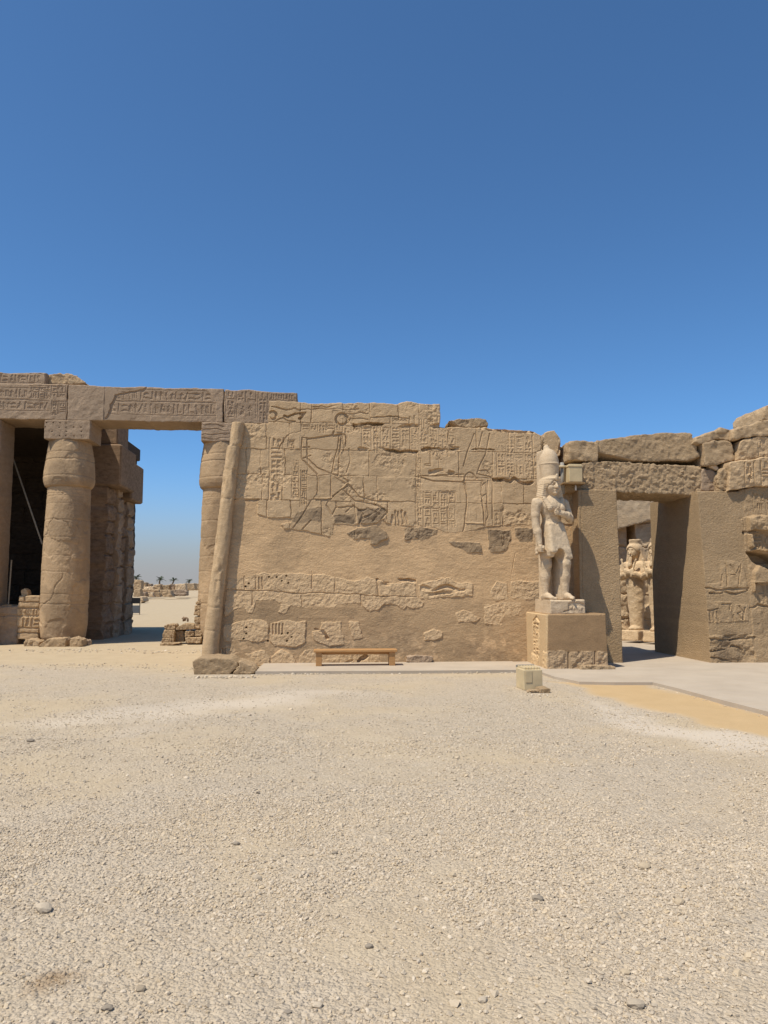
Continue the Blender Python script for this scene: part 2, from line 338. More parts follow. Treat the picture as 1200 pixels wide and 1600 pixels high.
class Canvas:
    def __init__(s, u0, u1, z0, z1, res, w0, k, seed=1):
        s.res = res; s.w0 = w0; s.k = k; s.seed = seed
        s.u = np.arange(u0, u1 + res, res); s.z = np.arange(z0, z1 + res, res)
        s.U, s.Z = np.meshgrid(s.u, s.z); s.D = np.zeros(s.U.shape, np.float32)     # D > 0 is carved in
        s.plaster = np.zeros_like(s.D); s.dark = np.zeros_like(s.D); s.tint = np.zeros_like(s.D); s.rough = np.zeros_like(s.D)
        s.WU = s.U + 0.05 * f2(s.U, s.Z, 3.2, 4, seed); s.WZ = s.Z + 0.05 * f2(s.U, s.Z, 3.2, 4, seed + 9)
        s.R = random.Random(seed)
    def pts(s, px): return [P(x, y, s.w0, s.k) for x, y in px]
    def win(s, pts, m):
        a = np.asarray(pts); i0 = np.searchsorted(s.u, a[:, 0].min() - m); i1 = np.searchsorted(s.u, a[:, 0].max() + m)
        j0 = np.searchsorted(s.z, a[:, 1].min() - m); j1 = np.searchsorted(s.z, a[:, 1].max() + m)
        return slice(j0, j1), slice(i0, i1)
    def poly(s, pts, warp=1.0):
        w = s.win(pts, 0.15); r = np.zeros(s.D.shape, bool)
        X = s.U[w] + (s.WU[w] - s.U[w]) * warp; Y = s.Z[w] + (s.WZ[w] - s.Z[w]) * warp
        r[w] = inpoly(X, Y, pts); return r
    def stroke(s, pts, width, depth, warp=0.15, mask=None, breakup=0.0):
        if len(pts) < 2: return
        w = s.win(pts, width * 2.2)
        if s.U[w].size == 0: return
        X = s.U[w] + (s.WU[w] - s.U[w]) * warp; Y = s.Z[w] + (s.WZ[w] - s.Z[w]) * warp
        d = np.full(X.shape, 9.0)
        for a, b in zip(pts[:-1], pts[1:]): d = np.minimum(d, segd(X, Y, a, b))
        g = depth * (1 - sstep(width * 0.55, width, d))
        if breakup: g = g * np.clip(0.75 + breakup * f2(X, Y, 4.0, 3, s.seed + 5), 0, 1.6)
        if mask is not None: g = g * mask[w]
        s.D[w] = np.maximum(s.D[w], g) if breakup == 0 else s.D[w] + g * (s.D[w] < depth)
    def bulge(s, pts, h, n=4):
        """a figure inside a sunk outline: gently rounded towards its middle"""
        m = s.poly(pts, 0.3).astype(np.float32); w = s.win(pts, 0.2); b = blur(m[w], n * 3); s.D[w] += (h * (1 - b) * m[w] * 2)
    def glyph(s, name, u, z, w, h, depth=0.013, width=0.016):
        fl = s.R.random() < 0.5
        if name in ('loaf', 'mouth', 'bird', 'snake', 'basket', 'feather', 'beetle', 'man', 'reed', 'square'):
            st = max(GLY[name], key=len); pl = [(u + ((1 - a) if fl else a) * w, z + b * h) for a, b in st]; ws = s.win(pl, .02)
            if s.U[ws].size and len(pl) > 3: mm = inpoly(s.U[ws], s.Z[ws], pl); D = s.D[ws]; D[mm] = np.maximum(D[mm], depth * 1.1)
        for st in GLY[name]: s.stroke([(u + ((1 - a) if fl else a) * w, z + b * h) for a, b in st], width, depth, 0.12)
    def column(s, u0, u1, z0, z1, depth=0.013, width=0.016, lines=True):
        if lines:
            s.stroke([(u0, z0), (u0, z1)], width * 0.8, depth * 0.8); s.stroke([(u1, z0), (u1, z1)], width * 0.8, depth * 0.8)
        m = (u1 - u0) * 0.16; a, b = u0 + m, u1 - m; z = z1; W = b - a
        while z > z0 + 0.3 * W:
            k = s.R.random()
            if k < 0.34: h = W * 0.45; s.glyph(s.R.choice(WIDE), a, z - h, W, h * 0.9, depth, width)
            elif k < 0.62:
                h = W * 0.9; s.glyph(s.R.choice(TALL), a, z - h, W * 0.46, h * 0.88, depth, width); s.glyph(s.R.choice(TALL), a + W * 0.54, z - h, W * 0.46, h * 0.88, depth, width)
            elif k < 0.82:
                h = W * 0.5; s.glyph(s.R.choice(SMALL), a, z - h, W * 0.45, h * 0.85, depth, width); s.glyph(s.R.choice(SMALL), a + W * 0.55, z - h, W * 0.45, h * 0.85, depth, width)
            else: h = W * 0.95; s.glyph(s.R.choice(TALL), a + W * 0.1, z - h, W * 0.8, h * 0.88, depth, width)
            z -= h * 1.08
    def row(s, u0, u1, z0, z1, depth=0.013, width=0.016, lines=True):
        if lines:
            s.stroke([(u0, z0), (u1, z0)], width * 0.8, depth * 0.8); s.stroke([(u0, z1), (u1, z1)], width * 0.8, depth * 0.8)
        H = (z1 - z0); m = H * 0.14; a, b = z0 + m, z1 - m; H = b - a; u = u0 + m
        while u < u1 - 0.3 * H:
            k = s.R.random()
            if k < 0.66: w = H * 0.45; s.glyph(s.R.choice(TALL), u, a, w, H, depth, width)
            elif k < 0.85:
                w = H * 0.6; s.glyph(s.R.choice(WIDE), u, a, w, H * 0.45, depth, width); s.glyph(s.R.choice(WIDE + SMALL), u, a + H * .5, w, H * 0.48, depth, width)
            else: w = H * 0.7; s.glyph(s.R.choice(TALL), u, a, w, H, depth, width)
            u += w * 1.18
    def pits(s, pts, r, depth):
        for p in pts: s.stroke([p, (p[0] + r * 0.3, p[1])], r, depth, 0.2)
    def build(s, outline, w_back, name, mat, parent=None, smooth=False, edge=0.6, **tags):
        """front height field inside the outline, sides run straight back to w_back"""
        cu = (s.U[:-1, :-1] + s.res / 2); cz = (s.Z[:-1, :-1] + s.res / 2)
        m = inpoly(cu + (s.WU - s.U)[:-1, :-1] * edge, cz + (s.WZ - s.Z)[:-1, :-1] * edge, outline)
        m[:, 0] = m[:, -1] = False
        nz, nu = s.U.shape; id_ = np.arange(nz * nu).reshape(nz, nu)
        # round the arris: near the outline the face falls back a little
        e = blur(m.astype(np.float32), 5); ev = np.zeros_like(s.D); ev[:-1, :-1] = e; s.D = s.D + 0.045 * (1 - np.clip(ev * 2 - 1, 0, 1)) ** 2 * (ev > 0)
        Wf = s.w0 + s.k * s.Z + s.D
        V = np.stack([s.U, Wf, s.Z], -1).reshape(-1, 3)
        a, b, c, d = id_[:-1, :-1][m], id_[:-1, 1:][m], id_[1:, 1:][m], id_[1:, :-1][m]
        Q = np.stack([a, b, c, d], 1)
        pm = np.pad(m, 1); E = []
        for dj, di, p, q in ((-1, 0, id_[:-1, :-1], id_[:-1, 1:]), (1, 0, id_[1:, 1:], id_[1:, :-1]), (0, -1, id_[1:, :-1], id_[:-1, :-1]), (0, 1, id_[:-1, 1:], id_[1:, 1:])):
            bd = m & ~pm[1 + dj:pm.shape[0] - 1 + dj, 1 + di:pm.shape[1] - 1 + di]
            E.append(np.stack([q[bd], p[bd]], 1))
        E = np.concatenate(E); N = nz * nu
        bi = np.unique(E); off = np.stack([(s.WU - s.U).ravel()[bi], (s.WZ - s.Z).ravel()[bi]], 1) * edge; q = V[bi][:, [0, 2]] + off; best = np.full(len(bi), 9.0); pos = q.copy()
        for (x0, y0), (x1, y1) in zip(outline, list(outline[1:]) + [outline[0]]):
            dx, dy = x1 - x0, y1 - y0; t = np.clip(((q[:, 0] - x0) * dx + (q[:, 1] - y0) * dy) / (dx * dx + dy * dy + 1e-12), 0, 1); px, py = x0 + t * dx, y0 + t * dy; d = np.hypot(q[:, 0] - px, q[:, 1] - py)
            u = d < best; best[u] = d[u]; pos[u, 0] = px[u]; pos[u, 1] = py[u]
        near = best < s.res * 1.6; V[bi[near], 0] = (pos - off)[near, 0]; V[bi[near], 2] = (pos - off)[near, 1]
        layers = [0.08, 0.35, None]; Vs = [V]; prev = E; Qs = [Q]
        ids = np.unique(E); mp = np.full(N, -1); 
        base = N
        for li, L in enumerate(layers):
            vb = V[ids].copy(); 
            if L is None: vb[:, 1] = w_back
            else:
                vb[:, 1] = np.minimum(vb[:, 1] + L, w_back - 0.01)
                vb += 0.012 * min(1, edge * 4) * np.stack([f3(vb[:, 0], vb[:, 1], vb[:, 2], 5, 2, 3), 0 * ids, f3(vb[:, 0], vb[:, 1], vb[:, 2], 5, 2, 8)], 1)
            mp[ids] = base + np.arange(len(ids)); nx = mp[E]
            Qs.append(np.stack([prev[:, 0], prev[:, 1], nx[:, 1], nx[:, 0]], 1)); Vs.append(vb); prev = nx; base += len(ids)
        V = np.concatenate(Vs); Q = np.concatenate(Qs)
        used = np.unique(Q); rem = np.full(len(V), -1); rem[used] = np.arange(len(used)); 
        ex = lambda A: np.concatenate([A.reshape(-1)] + [A.reshape(-1)[ids]] * len(layers))[used]
        o = obj(name, V[used], rem[Q], mat, parent, smooth, dict(plaster=ex(s.plaster), dark=ex(s.dark), tint=ex(s.tint)), **tags)
        return o

# ------------------------------------------------------------------ implicit stones and figures (surface nets)
def net(S, o, h):
    neg = S < 0; n = S.shape; C = {}
    for i in (0, 1):
        for j in (0, 1):
            for k in (0, 1): C[i, j, k] = (slice(i, n[0] - 1 + i), slice(j, n[1] - 1 + j), slice(k, n[2] - 1 + k))
    cnt = sum(neg[c].astype(np.int8) for c in C.values()); act = (cnt > 0) & (cnt < 8)
    A = np.argwhere(act); idx = np.full(act.shape, -1, np.int64); idx[act] = np.arange(len(A))
    acc = np.zeros((len(A), 3)); ct = np.zeros(len(A))
    val = {c: S[sl][act] for c, sl in C.items()}
    for a in C:
        for ax in range(3):
            if a[ax]: continue
            b = list(a); b[ax] = 1; b = tuple(b); va, vb = val[a], val[b]; x = (va < 0) != (vb < 0)
            t = np.where(x, va / np.where(x, va - vb, 1), 0); p = np.tile(np.array(a, float), (len(A), 1)); p[:, ax] += t
            acc[x] += p[x]; ct[x] += 1
    V = (A + acc / ct[:, None]) * h + np.array(o); Q = []
    for ax in range(3):
        s0 = [slice(1, -1)] * 3; s1 = [slice(1, -1)] * 3; s0[ax] = slice(0, -1); s1[ax] = slice(1, None)
        a, b = neg[tuple(s0)], neg[tuple(s1)]; e1, e2 = (ax + 1) % 3, (ax + 2) % 3
        for flip, mk in ((False, a & ~b), (True, ~a & b)):
            I = np.argwhere(mk)
            if not len(I): continue
            off = np.ones(3, int); off[ax] = 0; I = I + off
            def cell(d1, d2):
                J = I.copy(); J[:, e1] -= d1; J[:, e2] -= d2; return idx[J[:, 0], J[:, 1], J[:, 2]]
            q = np.stack([cell(1, 1), cell(0, 1), cell(0, 0), cell(1, 0)], 1)
            Q.append(q[:, ::-1] if flip else q)
    return V, np.concatenate(Q)
def smin(a, b, k):
    h = np.clip(0.5 + 0.5 * (b - a) / k, 0, 1); return b * (1 - h) + a * h - k * h * (1 - h)
def smax(a, b, k): return -smin(-a, -b, k)
def poly_sdf(X, Y, poly):
    d = np.full(X.shape, 1e9); n = len(poly)
    for i in range(n): d = np.minimum(d, segd(X, Y, poly[i], poly[(i + 1) % n]))
    return np.where(inpoly(X, Y, poly), -d, d)
def stone(name, poly, w0, depth, mat, res=None, rough=0.03, freq=None, rnd_=0.018, seed=0, px=True, lean=0.0, fine=0.007, chip=0.16, parent=None, smooth=False, **tags):
    """a block of stone: outline (photo points on the plane w0, or (u,z)) with real depth, rounded arrises, broken faces"""
    pl = [P(x, y, w0) for x, y in poly] if px else poly
    a = np.array(pl); ext = a.max(0) - a.min(0); res = res or max(min(ext.min(), depth) / 18, ext.max() / 130)
    freq = freq or 1.6 / max(min(ext.min(), depth), 0.05); pad = rough * 1.6 + fine + res * 3
    us = np.arange(a[:, 0].min() - pad, a[:, 0].max() + pad + res, res); zs = np.arange(a[:, 1].min() - pad, a[:, 1].max() + pad + res, res)
    ws = np.arange(w0 - pad, w0 + depth + pad + res, res)
    d2 = poly_sdf(*np.meshgrid(us, zs, indexing='ij'), pl)[:, None, :]
    X, Y, Z = np.meshgrid(us, ws, zs, indexing='ij')
    yy = np.abs(Y - w0 - depth / 2 - lean * (Z - a[:, 1].min())) - depth / 2
    S = smax(np.broadcast_to(d2, X.shape), yy, max(rnd_, 1e-3))
    ridge = np.abs(f3(X, Y, Z, freq * 1.4, 2, seed + 5, 0.5)); S = S + rough * (0.4 * f3(X, Y, Z, freq, 3, seed, 0.6) + 0.6 * (0.3 - ridge))
    if fine: S = S + max(fine, 0.25 * res) * f3(X, Y, Z, min(17.0, 0.34 / res), 2, seed + 3, 0.7)
    if chip:
        r = random.Random(seed); cen = np.array([a[:, 0].mean(), w0 + depth / 2, a[:, 1].mean()]); half = np.array([ext[0], depth, ext[1]]) / 2
        for _ in range(11):
            n = np.array([r.choice((-1, 1)), r.choice((-1, -1, 1)), r.choice((-1, 1, 1))], float) * np.array([r.uniform(.3, 1) for _ in range(3)]) / half; n /= np.linalg.norm(n)
            dd = (np.abs(n) @ half) * (1 - chip * r.uniform(0.3, 1))
            S = smax(S, (X - cen[0]) * n[0] + (Y - cen[1]) * n[1] + (Z - cen[2]) * n[2] - dd, rnd_ * 0.4)
    S = S + 0 * X; V, Q = net(S, (us[0], ws[0], zs[0]), res)
    return obj(name, V, Q, mat, parent, smooth, dict(tint=np.full(len(V), random.Random(seed).uniform(-0.5, 0.6))), **tags)

# ------------------------------------------------------------------ ground
def nonuni(lo, a, b, hi, st, g=1.18):
    m = list(np.arange(a, b + st, st)); x = b; d = st; up = []
    while x < hi: d *= g; x += d; up.append(x)
    x = a; d = st; dn = []
    while x > lo: d *= g; x -= d; dn.append(x)
    return np.array(dn[::-1] + m + up)
def gheight(x, y):
    near = sstep(14.5, 10.5, y)
    return 0.022 * f2(x, y, 0.45, 3, 3) * near + 0.006 * f2(x, y, 2.5, 3, 5) * near
def wpoly(px, z=0.0): return [tuple(GW(x, y, z)[:2]) for x, y in px]
def soft(X, Y, px, n, warp=0.25, seed=1, pad=0.0):
    wx = X + warp * f2(X, Y, 0.9, 4, seed); wy = Y + warp * f2(X, Y, 0.9, 4, seed + 7)
    return sstep(n, -n, poly_sdf(wx, wy, wpoly(px)) - pad)
def stainf(x, y):
    c = GW(80, 1532)[:2]; r = np.hypot(x - c[0], (y - c[1]))
    return 0.7 * sstep(0.13, 0.0, r + 0.07 * f2(x, y, 9, 3, 4))
YEL = [(862, 1066), (905, 1068), (1020, 1067), (1100, 1088), (1300, 1140), (1300, 1172), (1200, 1148), (1100, 1128), (1000, 1104), (925, 1082)]
def build_ground():
    xs = nonuni(-1600, -14, 12, 1600, 0.1); ys = nonuni(-60, 1.5, 24, 2600, 0.1)
    X, Y = np.meshgrid(xs, ys); Z = gheight(X, Y)
    id_ = np.arange(X.size).reshape(X.shape)
    Q = np.stack([id_[:-1, :-1], id_[:-1, 1:], id_[1:, 1:], id_[1:, :-1]], -1).reshape(-1, 4)
    edge = 14.8 - 0.12 * (X + 2) + 0.5 * f2(X, Y, 0.5, 3, 8)
    sand = sstep(0, 2.0, Y - edge) * sstep(6.0, 1.0, X)
    sand = np.maximum(sand, 0.8 * soft(X, Y, [(-300, 1085), (130, 1088), (150, 1112), (40, 1125), (-300, 1130)], 0.5, 0.5, 4))
    sand = np.maximum(sand, sstep(21, 24, Y))
    yel = soft(X, Y, YEL, 0.16)
    pg = 0.8 * soft(X, Y, [(60, 1128), (200, 1105), (420, 1078), (560, 1085), (420, 1110), (200, 1138)], 0.6, 0.5, 12)
    pg = np.maximum(pg, 0.9 * soft(X, Y, [(900, 1092), (1000, 1112), (1100, 1138), (1300, 1172), (1300, 1190), (1100, 1162), (980, 1130)], 0.25, 0.3, 13))
    V = np.stack([X, Y, Z], -1).reshape(-1, 3)
    o = bpy.data.objects.new('ground', mesh('ground', V, Q, True, dict(sand=sand.ravel(), yellow=yel.ravel(), palegrey=pg.ravel(), stain=stainf(X, Y).ravel())))
    o.data.materials.append(M['ground']); col.objects.link(o); tag(o, kind='structure')
build_ground()
def ico():
    p = (1 + 5 ** .5) / 2; V = np.array([(-1, p, 0), (1, p, 0), (-1, -p, 0), (1, -p, 0), (0, -1, p), (0, 1, p), (0, -1, -p), (0, 1, -p), (p, 0, -1), (p, 0, 1), (-p, 0, -1), (-p, 0, 1)], float)
    V /= np.linalg.norm(V[0]); Fc = np.array([(0, 11, 5), (0, 5, 1), (0, 1, 7), (0, 7, 10), (0, 10, 11), (1, 5, 9), (5, 11, 4), (11, 10, 2), (10, 7, 6), (7, 1, 8), (3, 9, 4), (3, 4, 2), (3, 2, 6), (3, 6, 8), (3, 8, 9), (4, 9, 5), (2, 4, 11), (6, 2, 10), (8, 6, 7), (9, 8, 1)])
    return V, Fc
def build_gravel():
    g = np.random.default_rng(5); IV, IF = ico(); X = []; Y = []; S = []
    def scatter(d0, d1, dens, s0, s1):
        n = int(dens * (0.5 * 1.02 * (d1 ** 2 - d0 ** 2) + 2.0 * (d1 - d0)))
        d = np.sqrt(g.random(n) * (d1 ** 2 - d0 ** 2) + d0 ** 2); x = (g.random(n) - .5) * (1.02 * d + 2.0)
        s = s0 * (s1 / s0) ** (g.random(n) ** 1.7)
        X.append(x); Y.append(d); S.append(s)
    scatter(2.9, 4.4, 5500, .0045, .010); scatter(2.9, 5.4, 2300, .009, .020); scatter(4.4, 6.5, 2400, .007, .014)
    scatter(5.4, 9.0, 1300, .009, .020); scatter(9.0, 15.0, 420, .009, .020); scatter(2.9, 9.0, 22, .017, .028); scatter(2.9, 12.0, 2.5, .026, .04)
    x = np.concatenate(X); y = np.concatenate(Y); s = np.concatenate(S) * 0.76
    # the cover thins out in drifts of sand, stops at the paving and on the yellow sand
    drift = f2(x, y, 0.8, 4, 21) + 0.5 * f2(x, y, 3.0, 3, 25)
    keep = (g.random(len(x)) < np.clip(1.0 - 0.8 * sstep(-0.35, 0.3, drift), 0.2, 1)) & (soft(x, y, YEL, 0.12) < 0.25)
    ld = 15.0; keep &= ~((y > ld + 0.1) & (x > -2.9)) & ~inpoly(x, y, PAVE)
    keep &= g.random(len(x)) > 0.9 * sstep(11, 15, y)
    x, y, s = x[keep], y[keep], s[keep]
    # debris swept against the path edge, the wall foot and the column feet
    def along(pts, n, sp, s0, s1):
        i = g.integers(0, len(pts) - 1, n); f = g.random(n); P_ = np.array([GW(*p)[:2] for p in pts]); q = P_[i] + (P_[i + 1] - P_[i]) * f[:, None]
        return q[:, 0] + g.normal(0, sp, n), q[:, 1] - np.abs(g.normal(0, sp, n)), s0 * (s1 / s0) ** (g.random(n) ** 2)
    ex = [along([(400, 1054), (520, 1053), (812, 1051)], 420, .08, .008, .035), along([(305, 1058), (400, 1058)], 160, .10, .01, .05), along([(20, 1016), (150, 1014), (330, 1018)], 260, .5, .012, .05), along([(20, 1040), (150, 1035), (330, 1045)], 500, .7, .008, .03), along([(870, 1064), (1020, 1070), (1195, 1117)], 160, .06, .006, .02), along([(820, 1084), (862, 1086)], 60, .12, .008, .03)]
    x = np.concatenate([x] + [e[0] for e in ex]); y = np.concatenate([y] + [e[1] for e in ex]); s = np.concatenate([s] + [e[2] for e in ex]); n = len(x)
    sc3 = np.stack([s * g.uniform(.75, 1.35, n), s * g.uniform(.65, 1.05, n), s * g.uniform(.42, .8, n)], 1)
    v = IV[None] * (1 + g.uniform(-.28, .28, (n, 12, 1))) * sc3[:, None, :]
    tl = g.uniform(-.5, .5, n); c, q = np.cos(tl)[:, None], np.sin(tl)[:, None]; v = np.stack([v[..., 0] * c - v[..., 2] * q, v[..., 1], v[..., 0] * q + v[..., 2] * c], -1)
    an = g.uniform(0, 6.283, n); c, q = np.cos(an)[:, None], np.sin(an)[:, None]; v = np.stack([v[..., 0] * c - v[..., 1] * q, v[..., 0] * q + v[..., 1] * c, v[..., 2]], -1)
    v += np.stack([x, y, gheight(x, y) + sc3[:, 2] * g.uniform(.0, .55, n)], 1)[:, None, :]
    Q = (IF[None] + (np.arange(n) * 12)[:, None, None]).reshape(-1, 3)
    r12 = lambda a: np.repeat(a, 12)
    at = dict(tint=r12(np.clip(g.normal(.55, .24, n), 0, 1)), hue=r12(np.clip(g.normal(.10, .25, n), 0, .8)), dark=r12((g.random(n) < .008) * g.uniform(.3, .8, n)), stain=r12(stainf(x, y)))
    o = bpy.data.objects.new('gravel', mesh('gravel', v.reshape(-1, 3), Q, False, at)); o.data.materials.append(M['pebble']); col.objects.link(o); tag(o, kind='stuff')
def slab(name, poly, z0, z1, mat, kind='structure'):
    n = len(poly); V = [(x, y, z1) for x, y in poly] + [(x, y, z0) for x, y in poly]
    Q = [tuple(range(n))] + [(i, n + i, n + (i + 1) % n, (i + 1) % n) for i in range(n)]
    a = sum(poly[i][0] * poly[(i + 1) % n][1] - poly[(i + 1) % n][0] * poly[i][1] for i in range(n))
    if a < 0: Q = [q[::-1] for q in Q]
    o = bpy.data.objects.new(name, mesh(name, V, Q)); o.data.materials.append(mat); col.objects.link(o); return tag(o, kind=kind)
PZ = 0.05
def tw(u, w): p = T(u, w); return (p.x, p.y)
fr = [tuple(GW(x, y, PZ)[:2]) for x, y in [(846, 1050), (866, 1057), (905, 1065), (960, 1066), (1020, 1066), (1062, 1076), (1110, 1089), (1200, 1112), (1330, 1146)]]
PAVE = fr + [tw(16, -3), tw(16, 14), tw(4.8, 14), tw(4.8, 1), tw(2.4, 1)]
slab('pavement', PAVE, -0.1, PZ, M['pave'])
pf = [tuple(GW(x, y, 0.06)[:2]) for x, y in [(399, 1049), (520, 1048.5), (640, 1048), (812, 1046.5)]]
slab('path', pf + [tw(3.0, 0.8), tw(-2.6, 0.8)], -0.1, 0.06, M['pave'])
build_gravel()

# ------------------------------------------------------------------ the carved temple wall
W0, K = 0.12, 0.08
Z3 = lambda p: zm(p, 220, 590, 4.615); Z4 = lambda p: zm(p, 220, 830, 4.615); Z5 = lambda p: zm(p, 400, 610, 4.615)
Z6 = lambda p: zm(p, 620, 610, 4.615); Z7 = lambda p: zm(p, 440, 830, 4.615); Z8 = lambda p: zm(p, 660, 830, 4.615)
def main_wall():
    c = Canvas(-4.3, 5.1, -0.12, 6.25, 0.010, W0, K, 3)
    top_bound = [(300, 600), (300, 790)] + Z3([(700, 885), (850, 882), (845, 890), (850, 980), (940, 1015), (1080, 1005)]) + Z5([(245, 915), (270, 925), (255, 955), (185, 970), (205, 1005), (330, 1000), (420, 1025), (520, 1050), (550, 1040), (550, 962), (700, 965), (720, 955), (870, 955), (930, 930), (945, 960), (1050, 960), (1170, 975)]) + \
        Z6([(0, 955), (60, 975), (270, 990), (330, 1020), (480, 1025), (620, 990), (780, 970), (830, 960), (850, 975), (960, 965)]) + [(840, 818), (930, 818), (930, 600)]
    patches = [Z4([(625, 350), (780, 320), (850, 305), (1200, 310)]) + Z7([(290, 320), (380, 340), (690, 350), (720, 345), (780, 370), (955, 375), (960, 440), (1020, 520), (1010, 555), (930, 550), (890, 530), (865, 560), (740, 520), (690, 565), (640, 565), (580, 530), (400, 525), (370, 545), (270, 540), (150, 555), (135, 530), (60, 530), (20, 590)]) + Z4([(1030, 600), (985, 590), (1000, 540), (960, 500), (820, 500), (795, 590), (765, 580), (755, 545), (680, 560), (600, 610)]),
        Z7([(985, 390), (1100, 350), (1200, 325)]) + Z8([(100, 335), (200, 335), (250, 370), (360, 385), (365, 482), (100, 480), (0, 485)]) + Z7([(1010, 482)]),
        Z8([(520, 355), (600, 370), (610, 490), (520, 495), (500, 440)]), Z8([(630, 365), (850, 355), (850, 490), (650, 495), (630, 470)]),
        Z8([(445, 520), (570, 515), (710, 515), (710, 600), (580, 610), (570, 670), (460, 670), (455, 590)]), Z8([(250, 590), (300, 580), (430, 620), (400, 645), (320, 670), (260, 650)]),
        Z8([(0, 730), (80, 710), (135, 740), (130, 775), (80, 795), (10, 780)]), Z4([(600, 680), (720, 650), (890, 650), (905, 680), (905, 780), (850, 795), (605, 780)]),
        Z4([(920, 660), (1000, 650), (1190, 650), (1195, 800), (1130, 830), (960, 825), (920, 780)]), Z7([(280, 660), (435, 660), (430, 700), (450, 820), (340, 828), (235, 790), (225, 740), (270, 715)]),
        Z7([(495, 650), (570, 650), (580, 720), (585, 760), (520, 768), (500, 720)]), Z4([(570, 850), (680, 840), (690, 930), (570, 930)]), Z4([(750, 890), (880, 850), (915, 900), (910, 975), (770, 970)]),
        Z4([(930, 900), (1020, 860), (1100, 890), (1120, 985), (930, 985)]), Z7([(130, 890), (170, 855), (240, 850), (700, 890), (720, 985), (110, 985)])]
    darkp = [Z5([(655, 1035), (720, 985), (870, 970), (940, 1020), (960, 1060), (900, 1090), (870, 1115), (815, 1110), (820, 1075), (700, 1065)]),
        Z6([(50, 990), (100, 985), (290, 1010), (280, 1040), (190, 1080), (130, 1060), (50, 1085)]), Z6([(375, 1095), (600, 1100), (610, 1170), (510, 1180), (430, 1130)]),
        Z6([(655, 1005), (820, 1005), (830, 1080), (790, 1150), (730, 1175), (660, 1165)]), Z6([(850, 995), (980, 995), (990, 1100), (890, 1100), (850, 1050)]),
        Z5([(300, 870), (470, 850), (470, 950), (320, 950), (255, 950)]), Z5([(725, 860), (930, 850), (920, 930), (860, 955), (730, 955)]), Z5([(560, 905), (700, 900), (700, 955), (560, 955)])]
    S = c.poly(c.pts(top_bound), 0.5)
    low = np.zeros_like(S)
    for p in patches: low |= c.poly(c.pts(p), 0.8)
    dk = np.zeros_like(S)
    for i, p in enumerate(darkp):
        q = c.poly(c.pts(p), 0.6); dk |= q
        if i < 5: S |= q
    S |= low
    Sb = blur(S.astype(np.float32), 1); U, Z = c.U, c.Z
    c.plaster = 1 - Sb; c.dark = blur(dk.astype(np.float32), 2) * (0.62 + 0.2 * f2(U, Z, 6, 3, 4))
    zl = P(600, 935, W0, K)[1]
    low_tone = sstep(zl + 0.25, zl - 0.3, Z + 0.12 * f2(U, Z, 1.1, 4, 6)) * c.plaster  # plaster turns darker below this height
    smear = sstep(0.25, 0.8, f2(U, Z, 0.9, 5, 31)) * c.plaster
    c.dark = np.maximum(c.dark, 0.26 * low_tone + 0.14 * smear + .12 * c.plaster * sstep(.35, .6, f2(U, Z, 2.6, 4, 33)))
    bloom = c.plaster * sstep(P(600, 985, W0, K)[1] + .1, P(600, 1010, W0, K)[1], Z) * sstep(.25, .6, f2(U, Z, 7, 4, 36)); c.tint = -0.25 * low_tone + 0.5 * low + 1.4 * bloom + .35 * c.plaster * f2(U, Z, .9, 3, 37)
    # plaster lies behind the old stone, the stone is worn
    c.D += (1 - Sb) * (0.018 + 0.009 * f2(U, Z, 1.6, 3, 14) + 0.003 * f2(U * .7, Z * 1.6, 9, 4, 15) + .0015 * f2(U, Z, 28, 2, 16))
    lo = blur(low.astype(np.float32), 2)
    c.D += Sb * (0.005 * f2(U, Z, 7, 4, 20) + 0.010 * f2(U, Z, 1.3, 3, 22)) + lo * (0.007 * f2(U, Z, 18, 3, 24) + 0.002) + c.dark * Sb * 0.018 * f2(U, Z, 9, 3, 26)
    up = Sb * (1 - lo)
    # courses: bed joints traced, upright joints between them, every block a hair in or out
    rows = [600, 662, 704, 744, 784, 850]
    zr = [[P(x, y + (x - 600) * 0.016, W0, K) for x in range(300, 960, 30)] for y in rows]
    vj = [[469, 488, 536, 578, 623, 655], [416, 452, 536, 590, 640, 700, 745, 795, 845], [385, 408, 444, 481, 530, 576, 651, 716, 770, 833], [409, 470, 517, 568, 590, 651, 728, 784, 820], [418, 454, 502, 555, 605, 654, 701, 760, 786]]
    for i, y in enumerate(rows[1:-1]):
        c.stroke(zr[i + 1], 0.014, 0.018, 0.4, up, 0.5)
    for i in range(5):
        xs = [300] + vj[i] + [960]
        for a, b in zip(xs[:-1], xs[1:]):
            ya, yb = rows[i], rows[i + 1]; q = c.pts([(a, ya + (a - 600) * .016), (b, ya + (b - 600) * .016), (b, yb + (b - 600) * .016), (a, yb + (a - 600) * .016)])
            m = c.poly(q, 0.05) & S; r = c.R.uniform(-1, 1); c.tint[m] += 0.35 * r; c.D[m] += 0.007 * c.R.uniform(-1, 1)
        for x in vj[i]: c.stroke(c.pts([(x, rows[i] + (x - 600) * .016), (x + c.R.uniform(-1.5, 1.5), rows[i + 1] + (x - 600) * .016)]), 0.014, 0.02, 0.4, up, 0.6)
    for x, ya, yb in [(487, 893, 921), (523, 903, 925), (590, 905, 930), (564, 930, 946), (471, 930, 945), (382, 900, 920), (393, 925, 945)]: c.stroke(c.pts([(x, ya), (x, yb)]), 0.02, 0.025, 0.5)
    c.stroke(c.pts([(355, 922), (400, 923), (470, 927), (520, 928), (590, 931), (650, 932)]), 0.018, 0.025, 0.5, None, 0.4)
